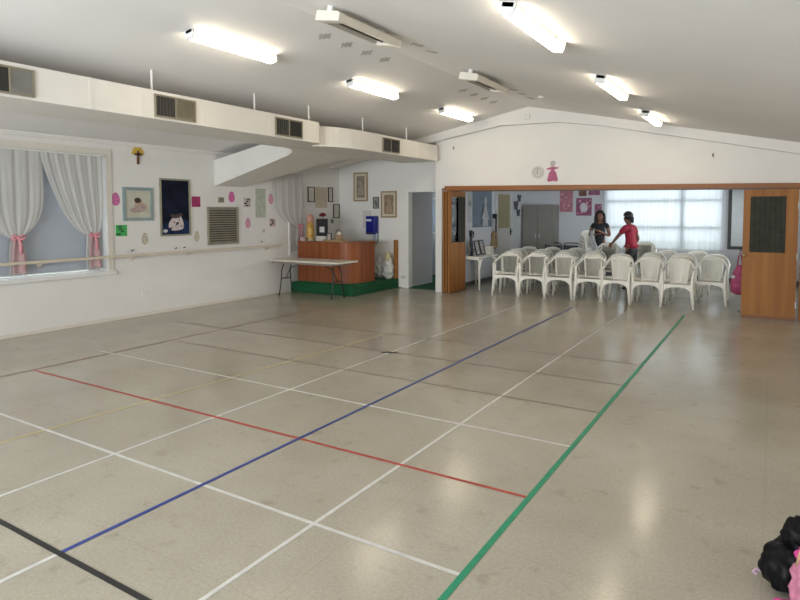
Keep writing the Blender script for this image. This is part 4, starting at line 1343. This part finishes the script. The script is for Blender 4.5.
def poster(x0, x1, z0, z1, c, c2, c3, lab, seed):
    rnd = random.Random(seed)
    w_, h = (x1 - x0) / 2, (z1 - z0) / 2
    t = thing('wall_poster', lab, 'poster', ((x0 + x1) / 2, BR, (z0 + z1) / 2), 0, 'posters on the back wall')
    p = link('sheet', bx(-w_, w_, -0.005, 0, -h, h), c, t)
    bm = B()
    for k in range(9):
        cx, cz = rnd.uniform(-.8, .8) * w_, rnd.uniform(-.8, .8) * h
        prism(bm, ell(cx, cz, w_ * rnd.uniform(.08, .2), h * rnd.uniform(.05, .14), 10, rnd.random()), 'Y', -0.0065 - 0.0001 * k, -0.005)
    link('print', bm, c2, p)
    if c3:
        link('central_shape', prism(B(), ell(0.0, -0.02, w_ * 0.48, h * 0.55, 18, 0.3), 'Y', -0.0085, -0.005), c3, p)


pk = mat('poster_pink', (0.46, 0.19, 0.24), 0.6, 0.2, 9)
pk2 = mat('poster_lightpink', (0.66, 0.34, 0.38), 0.6, 0.2, 9)
mg = mat('poster_magenta', (0.28, 0.09, 0.17), 0.6, 0.25, 9)
wh = mat('poster_white', (0.62, 0.58, 0.62), 0.6, 0.1, 9)
poster(-5.03, -4.67, 1.70, 2.34, pk, pk2, None, 'tall pink poster on the back wall beside the grey cabinet', 1)
poster(-4.58, -4.16, 1.60, 2.08, mg, pk2, wh, 'magenta poster with a white middle on the back wall', 2)
poster(-4.51, -4.30, 2.13, 2.33, mat('poster_brown', (0.16, 0.07, 0.05), 0.6, 0.2, 9), mat('poster_tan', (0.40, 0.25, 0.12), 0.6, 0.2, 9), None, 'small brown picture above the magenta poster', 3)
poster(-4.25, -3.95, 2.15, 2.33, mg, pk, None, 'wide pink picture high beside the window of the back room', 4)
poster(-4.08, -3.90, 1.62, 1.91, mg, pk2, None, 'small magenta poster nearest the back window, behind a standing person', 5)
t = thing('framed_mirror', 'tall black-framed pale board on the back wall behind the right folding door', 'mirror', (-0.62, BR, 1.55))
link('frame', frame_y(B(), -0.30, 0.42, -0.04, 0, -0.76, 0.80, 0.075), black_m, t)
link('board', bx(-0.24, 0.36, -0.02, -0.001, -0.70, 0.74), mat('mirror_grey', (0.40, 0.42, 0.43), 0.25, 0.05), t)

# two black metal chairs by the back wall
def metal_chair(x, y, rz, lab):
    t = thing('metal_chair', lab, 'chair', (x, y, 0), rz, 'black metal chairs')
    link('seat', bx(-0.20, 0.20, -0.20, 0.20, 0.43, 0.47), mat('grey_pad', (0.10, 0.10, 0.11), 0.6), t, bevel=0.012)
    link('backrest', bx(-0.19, 0.19, 0.20, 0.225, 0.62, 0.80), mat('grey_pad', (0.10, 0.10, 0.11)), t, bevel=0.01)
    link('back_frame', tube(B(), [(-0.21, 0.19, 0.45), (-0.21, 0.235, 0.80), (-0.17, 0.245, 0.86), (0.17, 0.245, 0.86), (0.21, 0.235, 0.80), (0.21, 0.19, 0.45)], 0.014, 8), leg_m, t, smooth=True)
    for sx in (-1, 1):
        for sy in (-1, 1):
            link('leg', tube(B(), [(sx * 0.19, sy * 0.18, 0.44), (sx * 0.21, sy * 0.21, 0.0)], 0.013, 8), leg_m, t)


metal_chair(-5.02, 15.85, 0.2, 'black metal chair at the back wall in front of the grey cabinet')
metal_chair(-4.62, 15.95, -0.1, 'black metal chair at the back wall under the pink posters')

# pink bag hung on the folded leaf behind the right panel
t = thing('pink_bag', 'bright pink bag hanging at the left edge of the right folding door', 'bag', (-0.45, 11.55, 0.30))
pinkbag_m = mat('hot_pink', (0.34, 0.05, 0.13), 0.7, 0.3, 12)
bm = lathe(B(), [(0.05, 0.0), (0.12, 0.04), (0.14, 0.16), (0.11, 0.34), (0.06, 0.46), (0.03, 0.50)], seg=20)
for v in bm.verts:
    v.co.y *= 0.6
link('bag_body', bm, pinkbag_m, t, smooth=True)
link('strap', tube(B(), [(-0.04, 0, 0.47), (-0.02, 0, 0.64), (0.0, 0, 0.74), (0.02, 0, 0.64), (0.04, 0, 0.47)], 0.012, 6), pinkbag_m, t, smooth=True)
link('white_flower', ball(B(), (-0.09, -0.055, 0.30), 0.035, 1, (1, .5, 1)), mat('flower_white', (0.62, 0.58, 0.55), 0.6), t)
t = thing('coat_stand', 'slim dark stand holding the pink bag behind the right folding door', 'stand', (-0.33, 11.62, 0))
link('base', lathe(B(), [(0.13, 0), (0.13, 0.015), (0.02, 0.03)], seg=18), leg_m, t)
link('pole', tube(B(), [(0, 0, 0.02), (0, 0, 1.10)], 0.014, 8), leg_m, t)
link('arm', tube(B(), [(0, 0, 1.02), (-0.06, -0.035, 1.03), (-0.125, -0.07, 1.05)], 0.009, 6), leg_m, t)

# ------------------------------------------------------------------ bags on the floor in the near right corner
binbag_m = mat('black_plastic_bag', (0.003, 0.003, 0.004), 0.5, 0.3, 20, spec=0.18)
t = thing('bin_bag', 'black plastic bag slumped on the floor in the near right corner', 'bag', (0.13, 3.15, 0))
bm = ball(B(), (0.0, 0, 0.10), 0.145, 4, (0.95, 0.9, 0.80))
link('lower_bag', crumple(bm, 4, 0.012, 9), binbag_m, t, smooth=True)
bm = ball(B(), (0.045, 0.03, 0.235), 0.10, 4, (1.0, 0.9, 0.95))
link('upper_bag', crumple(bm, 9, 0.010, 7), binbag_m, t, smooth=True)
link('pale_tie', tube(B(), [(-0.135, -0.02, 0.055), (-0.155, -0.03, 0.065), (-0.165, -0.03, 0.05), (-0.15, -0.03, 0.04)], 0.006, 6), mat('tie_lilac', (0.62, 0.40, 0.56), 0.5), t)
t = thing('pink_bag', 'pink fabric bag with a tan handle beside the black bag on the floor', 'bag', (0.150, 2.94, 0))
pinkfab = mat('soft_pink', (0.50, 0.18, 0.27), 0.8, 0.3, 18)
bm = ball(B(), (0.055, 0.0, 0.14), 0.12, 4, (0.85, 0.6, 1.2))
link('bag_body', crumple(bm, 2, 0.016, 6), pinkfab, t, smooth=True)
link('handle', tube(B(), [(-0.02, 0.0, 0.22), (-0.01, 0.0, 0.28), (0.05, 0.0, 0.31), (0.11, 0.0, 0.28), (0.13, 0, 0.22)], 0.012, 8), mat('tan_handle', (0.55, 0.36, 0.18), 0.5, 0.1), t, smooth=True)
bm = ball(B(), (-0.06, -0.05, 0.04), 0.05, 3, (1, 1, 0.8))
link('loose_scarf', crumple(bm, 6, 0.01, 6), mat('bright_pink', (0.62, 0.06, 0.28), 0.7, 0.2, 18), t, smooth=True)
bm = ball(B(), (0.03, 0.02, 0.26), 0.05, 3, (1.2, 0.8, 0.8))
link('pink_lining', crumple(bm, 7, 0.01, 6), mat('bright_pink', (0.62, 0.06, 0.28)), t, smooth=True)
# ------------------------------------------------------------------ people
def skin_mesh(name, verts, edges, radii, root, m, parent, levels=2):
    me = bpy.data.meshes.new(name)
    me.from_pydata([tuple(v) for v in verts], edges, [])
    o = bpy.data.objects.new(name, me)
    COL.objects.link(o)
    md = o.modifiers.new('skin', 'SKIN')
    md.use_smooth_shade = True
    for i, r in enumerate(radii):
        sv = me.skin_vertices[0].data[i]
        sv.radius = r if isinstance(r, tuple) else (r, r)
        sv.use_root = (i == root)
    sb = o.modifiers.new('sub', 'SUBSURF')
    sb.levels = levels
    sb.render_levels = levels
    dg = bpy.context.evaluated_depsgraph_get()
    dg.update()
    res = bpy.data.meshes.new_from_object(o.evaluated_get(dg))
    bpy.data.objects.remove(o)
    for p in res.polygons:
        p.use_smooth = True
    res.materials.clear()
    res.materials.append(m)
    n = bpy.data.objects.new(name, res)
    COL.objects.link(n)
    n.parent = parent
    return n


def make_person(label, loc, rz, J, skin_c, hair_fn, garments):
    """J: dict of joints in local space, the person faces local -Y"""
    t = thing('person', label, 'person', loc, rz)
    V, E, Rr = [], [], []
    idx = {}

    def add(n, p, r, par=None):
        idx[n] = len(V)
        V.append(Vector(p))
        Rr.append(r)
        if par is not None:
            E.append((idx[par], idx[n]))
    g = lambda n: Vector(J[n])
    add('pelvis', g('pelvis'), (0.135, 0.10))
    add('waist', g('waist'), (0.115, 0.085), 'pelvis')
    add('chest', g('chest'), (0.135, 0.095), 'waist')
    add('collar', g('collar'), (0.085, 0.065), 'chest')
    add('neck', g('neck'), 0.047, 'collar')
    hd = (g('head') - g('neck')).normalized()
    fw = g('face').normalized()
    add('jaw', g('neck') + hd * 0.055 + fw * 0.018, (0.060, 0.066), 'neck')
    add('head', g('head'), (0.076, 0.088), 'jaw')
    add('crown', g('head') + hd * 0.075, (0.056, 0.062), 'head')
    add('nose', g('head') + fw * 0.098 - hd * 0.018, 0.011, 'head')
    side = fw.cross(hd).normalized()
    for s, n in ((-1, 'l'), (1, 'r')):
        add('ear' + n, g('head') + side * s * 0.079 - hd * 0.005 - fw * 0.01, (0.012, 0.020), 'head')
        add('sho' + n, g('sho' + n), 0.058, 'collar')
        add('elb' + n, g('elb' + n), 0.038, 'sho' + n)
        add('wri' + n, g('wri' + n), 0.025, 'elb' + n)
        d = (g('wri' + n) - g('elb' + n)).normalized()
        q = d.cross(Vector(J.get('palm' + n, (1, 0, 0)))).normalized()
        nrm = q.cross(d).normalized()
        w = g('wri' + n)
        add('palm' + n, w + d * 0.055, (0.034, 0.020), 'wri' + n)
        for k in range(4):
            o_ = q * (k - 1.5) * 0.019
            L = (0.062, 0.075, 0.070, 0.055)[k]
            add('k%d%s' % (k, n), w + d * 0.092 + o_, 0.0105, 'palm' + n)
            add('m%d%s' % (k, n), w + d * (0.092 + L * 0.5) + o_ * 1.1 - nrm * 0.008, 0.0095, 'k%d%s' % (k, n))
            add('t%d%s' % (k, n), w + d * (0.092 + L * 0.85) + o_ * 1.1 - nrm * 0.030, 0.0080, 'm%d%s' % (k, n))
        add('th' + n, w + d * 0.045 + q * 0.040 - nrm * 0.006, 0.012, 'palm' + n)
        add('tt' + n, w + d * 0.085 + q * 0.052 - nrm * 0.020, 0.010, 'th' + n)
        add('hip' + n, g('hip' + n), 0.088, 'pelvis')
        add('kne' + n, g('kne' + n), 0.058, 'hip' + n)
        add('cal' + n, g('kne' + n) * 0.62 + g('ank' + n) * 0.38 + Vector((0, 0.015, 0)), 0.052, 'kne' + n)
        add('ank' + n, g('ank' + n), 0.035, 'cal' + n)
        add('hee' + n, g('ank' + n) + Vector((0, 0.03, -0.045)), 0.030, 'ank' + n)
        add('toe' + n, g('ank' + n) + Vector((0, -0.14, -0.055)), (0.040, 0.022), 'ank' + n)
    body = skin_mesh('body', V, E, Rr, 0, skin_c, t)
    for gname, pts, eds, rad, gm in garments(g):
        skin_mesh(gname, pts, eds, rad, 0, gm, t)
    hair_fn(t, g, hd, fw, side)
    bm = B()
    for s in (-1, 1):
        ball(bm, g('head') + fw * 0.083 + side * s * 0.030 + hd * 0.006, 0.0085, 1)
    link('eyes', bm, mat('eye_dark', (0.02, 0.015, 0.012), 0.3), t, smooth=True)
    bm = tube(B(), [g('head') + fw * 0.078 - hd * 0.055 + side * 0.022 * k for k in (-1, 0, 1)], 0.007, 6)
    link('lips', bm, mat('lip', (0.24, 0.08, 0.07), 0.5), t, smooth=True)
    return t


skin_a = mat('skin_tan', (0.22, 0.11, 0.07), 0.5, 0.06, 10)
hair_m = mat('black_hair', (0.012, 0.010, 0.010), 0.4, 0.3, 60, stretch=(1, 1, 0.1))

# person in red, turned to the left, one hand reaching for the stacked chair
PXR, PYR = -2.60, 13.72
J1 = dict(pelvis=(0, 0, 0.93), waist=(0, -0.005, 1.06), chest=(0, -0.03, 1.24), collar=(0, -0.045, 1.37), neck=(0, -0.055, 1.425), head=(-0.0, -0.095, 1.575), face=(0, -1, -0.35),
          shol=(-0.165, -0.05, 1.345), elbl=(-0.245, 0.02, 1.10), wril=(-0.20, -0.10, 0.95),
          shor=(0.165, -0.06, 1.345), elbr=(0.215, -0.22, 1.14), wrir=(0.20, -0.33, 1.02), palmr=(1, 0, 0),
          hipl=(-0.09, 0, 0.88), knel=(-0.095, -0.01, 0.49), ankl=(-0.10, 0.02, 0.085),
          hipr=(0.09, 0, 0.88), kner=(0.10, -0.03, 0.49), ankr=(0.105, 0.0, 0.085))


def garments_red(g):
    red = mat('red_shirt', (0.33, 0.012, 0.035), 0.7, 0.12, 12)
    pts = [g('waist'), g('pelvis') + Vector((0, 0, 0.02)), g('pelvis') + Vector((0, 0.0, -0.05)), g('chest'), g('collar') + Vector((0, 0, 0.0))]
    eds = [(0, 1), (1, 2), (0, 3), (3, 4)]
    rad = [(0.135, 0.112), (0.155, 0.125), (0.16, 0.128), (0.152, 0.118), (0.10, 0.082)]
    for n in 'lr':
        k = len(pts)
        pts += [g('sho' + n), g('sho' + n) * 0.42 + g('elb' + n) * 0.58]
        rad += [0.075, 0.062]
        eds += [(4, k), (k, k + 1)]
    yield 'shirt', pts, eds, rad, red
    dk = mat('dark_trousers', (0.015, 0.015, 0.018), 0.7, 0.2)
    pts = [g('pelvis') + Vector((0, 0, 0.03)), g('pelvis') + Vector((0, 0, -0.05))]
    rad = [(0.145, 0.115), (0.15, 0.12)]
    eds = [(0, 1)]
    for n in 'lr':
        k = len(pts)
        pts += [g('hip' + n) + Vector((0, 0, -0.06)), g('kne' + n), g('ank' + n) + Vector((0, 0, 0.02))]
        rad += [0.098, 0.072, 0.058]
        eds += [(1, k), (k, k + 1), (k + 1, k + 2)]
    yield 'trousers', pts, eds, rad, dk
    for n in 'lr':
        a = g('ank' + n)
        yield 'shoe', [a + Vector((0, 0, -0.03)), a + Vector((0, 0.035, -0.045)), a + Vector((0, -0.08, -0.05)), a + Vector((0, -0.15, -0.055))], [(0, 1), (0, 2), (2, 3)], [(0.042, 0.04), (0.038, 0.036), (0.046, 0.032), (0.042, 0.026)], mat('dark_shoe', (0.02, 0.02, 0.02), 0.5)


def hair_tied(t, g, hd, fw, side):
    h = g('head')
    bm = B()
    ball(bm, h + hd * 0.03 - fw * 0.018, 0.108, 3, (0.92, 1.0, 1.0))
    # cut the face free
    dele = [v for v in bm.verts if (v.co - h).dot(fw) > 0.030 and (v.co - h).dot(hd) < 0.055]
    bmesh.ops.delete(bm, geom=dele, context='VERTS')
    ball(bm, h - fw * 0.085 - hd * 0.055, 0.050, 2)
    ball(bm, h - fw * 0.085 - hd * 0.11, 0.034, 2, (1, 1, 1.4))
    link('hair', bm, hair_m, t, smooth=True)


make_person('person in a red short-sleeved shirt reaching for a stacked white chair', (PXR, PYR, 0), -PI / 2 - 0.35, J1, skin_a, hair_tied, garments_red)

# person in a dark dress by the back wall
PXG, PYG = -3.47, 14.55
J2 = dict(pelvis=(0, 0, 0.95), waist=(0, 0.0, 1.09), chest=(0, -0.005, 1.27), collar=(0, 0.0, 1.41), neck=(0, -0.005, 1.465), head=(0.0, -0.03, 1.615), face=(0.05, -1, -0.12),
          shol=(-0.16, 0.0, 1.385), elbl=(-0.235, -0.02, 1.13), wril=(-0.06, -0.20, 1.18), palml=(0, 0, 1),
          shor=(0.16, 0.0, 1.385), elbr=(0.225, 0.0, 1.13), wrir=(0.02, -0.185, 1.24), palmr=(0, 0, 1),
          hipl=(-0.085, 0, 0.89), knel=(-0.09, -0.01, 0.49), ankl=(-0.095, 0.02, 0.085),
          hipr=(0.085, 0, 0.89), kner=(0.09, -0.01, 0.49), ankr=(0.095, 0.02, 0.085))


def garments_dark(g):
    dk = mat('dark_dress', (0.016, 0.015, 0.022), 0.75, 0.2, 14)
    pts = [g('waist'), g('pelvis'), g('pelvis') + Vector((0, 0, -0.22)), g('pelvis') + Vector((0, 0, -0.42)), g('chest'), g('collar') + Vector((0, 0, -0.01))]
    eds = [(0, 1), (1, 2), (2, 3), (0, 4), (4, 5)]
    rad = [(0.122, 0.10), (0.15, 0.118), (0.17, 0.13), (0.19, 0.15), (0.146, 0.11), (0.09, 0.075)]
    for n in 'lr':
        k = len(pts)
        pts += [g('sho' + n), g('sho' + n) * 0.6 + g('elb' + n) * 0.4]
        rad += [0.068, 0.056]
        eds += [(5, k), (k, k + 1)]
    yield 'dress', pts, eds, rad, dk
    for n in 'lr':
        a = g('ank' + n)
        yield 'shoe', [a + Vector((0, 0, -0.03)), a + Vector((0, 0.035, -0.045)), a + Vector((0, -0.08, -0.05)), a + Vector((0, -0.15, -0.055))], [(0, 1), (0, 2), (2, 3)], [(0.042, 0.04), (0.038, 0.036), (0.046, 0.032), (0.042, 0.026)], mat('dark_shoe', (0.02, 0.02, 0.02))


def hair_long(t, g, hd, fw, side):
    h = g('head')
    bm = B()
    ball(bm, h + hd * 0.028 - fw * 0.016, 0.108, 3, (0.92, 1.0, 1.0))
    dele = [v for v in bm.verts if (v.co - h).dot(fw) > 0.034 and (v.co - h).dot(hd) < 0.058]
    bmesh.ops.delete(bm, geom=dele, context='VERTS')
    for s in (-1, 1):
        tube(bm, [h + side * s * 0.080 + hd * 0.05 - fw * 0.01, h + side * s * 0.095 - hd * 0.06, h + side * s * 0.10 - hd * 0.17 + fw * 0.01, h + side * s * 0.095 - hd * 0.27 + fw * 0.03], [0.03, 0.040, 0.036, 0.018], 10)
    tube(bm, [h - fw * 0.09 + hd * 0.03, h - fw * 0.105 - hd * 0.10, h - fw * 0.09 - hd * 0.26], [0.06, 0.075, 0.05], 10, (1.2, 0.7))
    link('hair', bm, hair_m, t, smooth=True)


gp = make_person('person with long dark hair in dark clothes standing beside the back window', (PXG, PYG, 0), 0.15, J2, skin_a, hair_long, garments_dark)
# white cloth hanging from the hands
t = thing('white_cloth', 'long white cloth hanging from the hands of the person in dark', 'cloth', (PXG - 0.02, PYG - 0.27, 0.70))


def cloth_f(u, v):
    w_ = 0.035 + 0.075 * v
    return (-0.10 + 0.20 * v * v + (2 * u - 1) * w_, 0.02 * math.sin(u * 12 + 2 * v) - 0.02 * v, 0.56 * (1 - v) - 0.12 * v)


bm = grid(B(), 18, 14, cloth_f)
bmesh.ops.solidify(bm, geom=bm.faces[:], thickness=0.006)
link('fabric', bm, mat('white_fabric', (0.82, 0.82, 0.84), 0.8, 0.04), t, smooth=True)
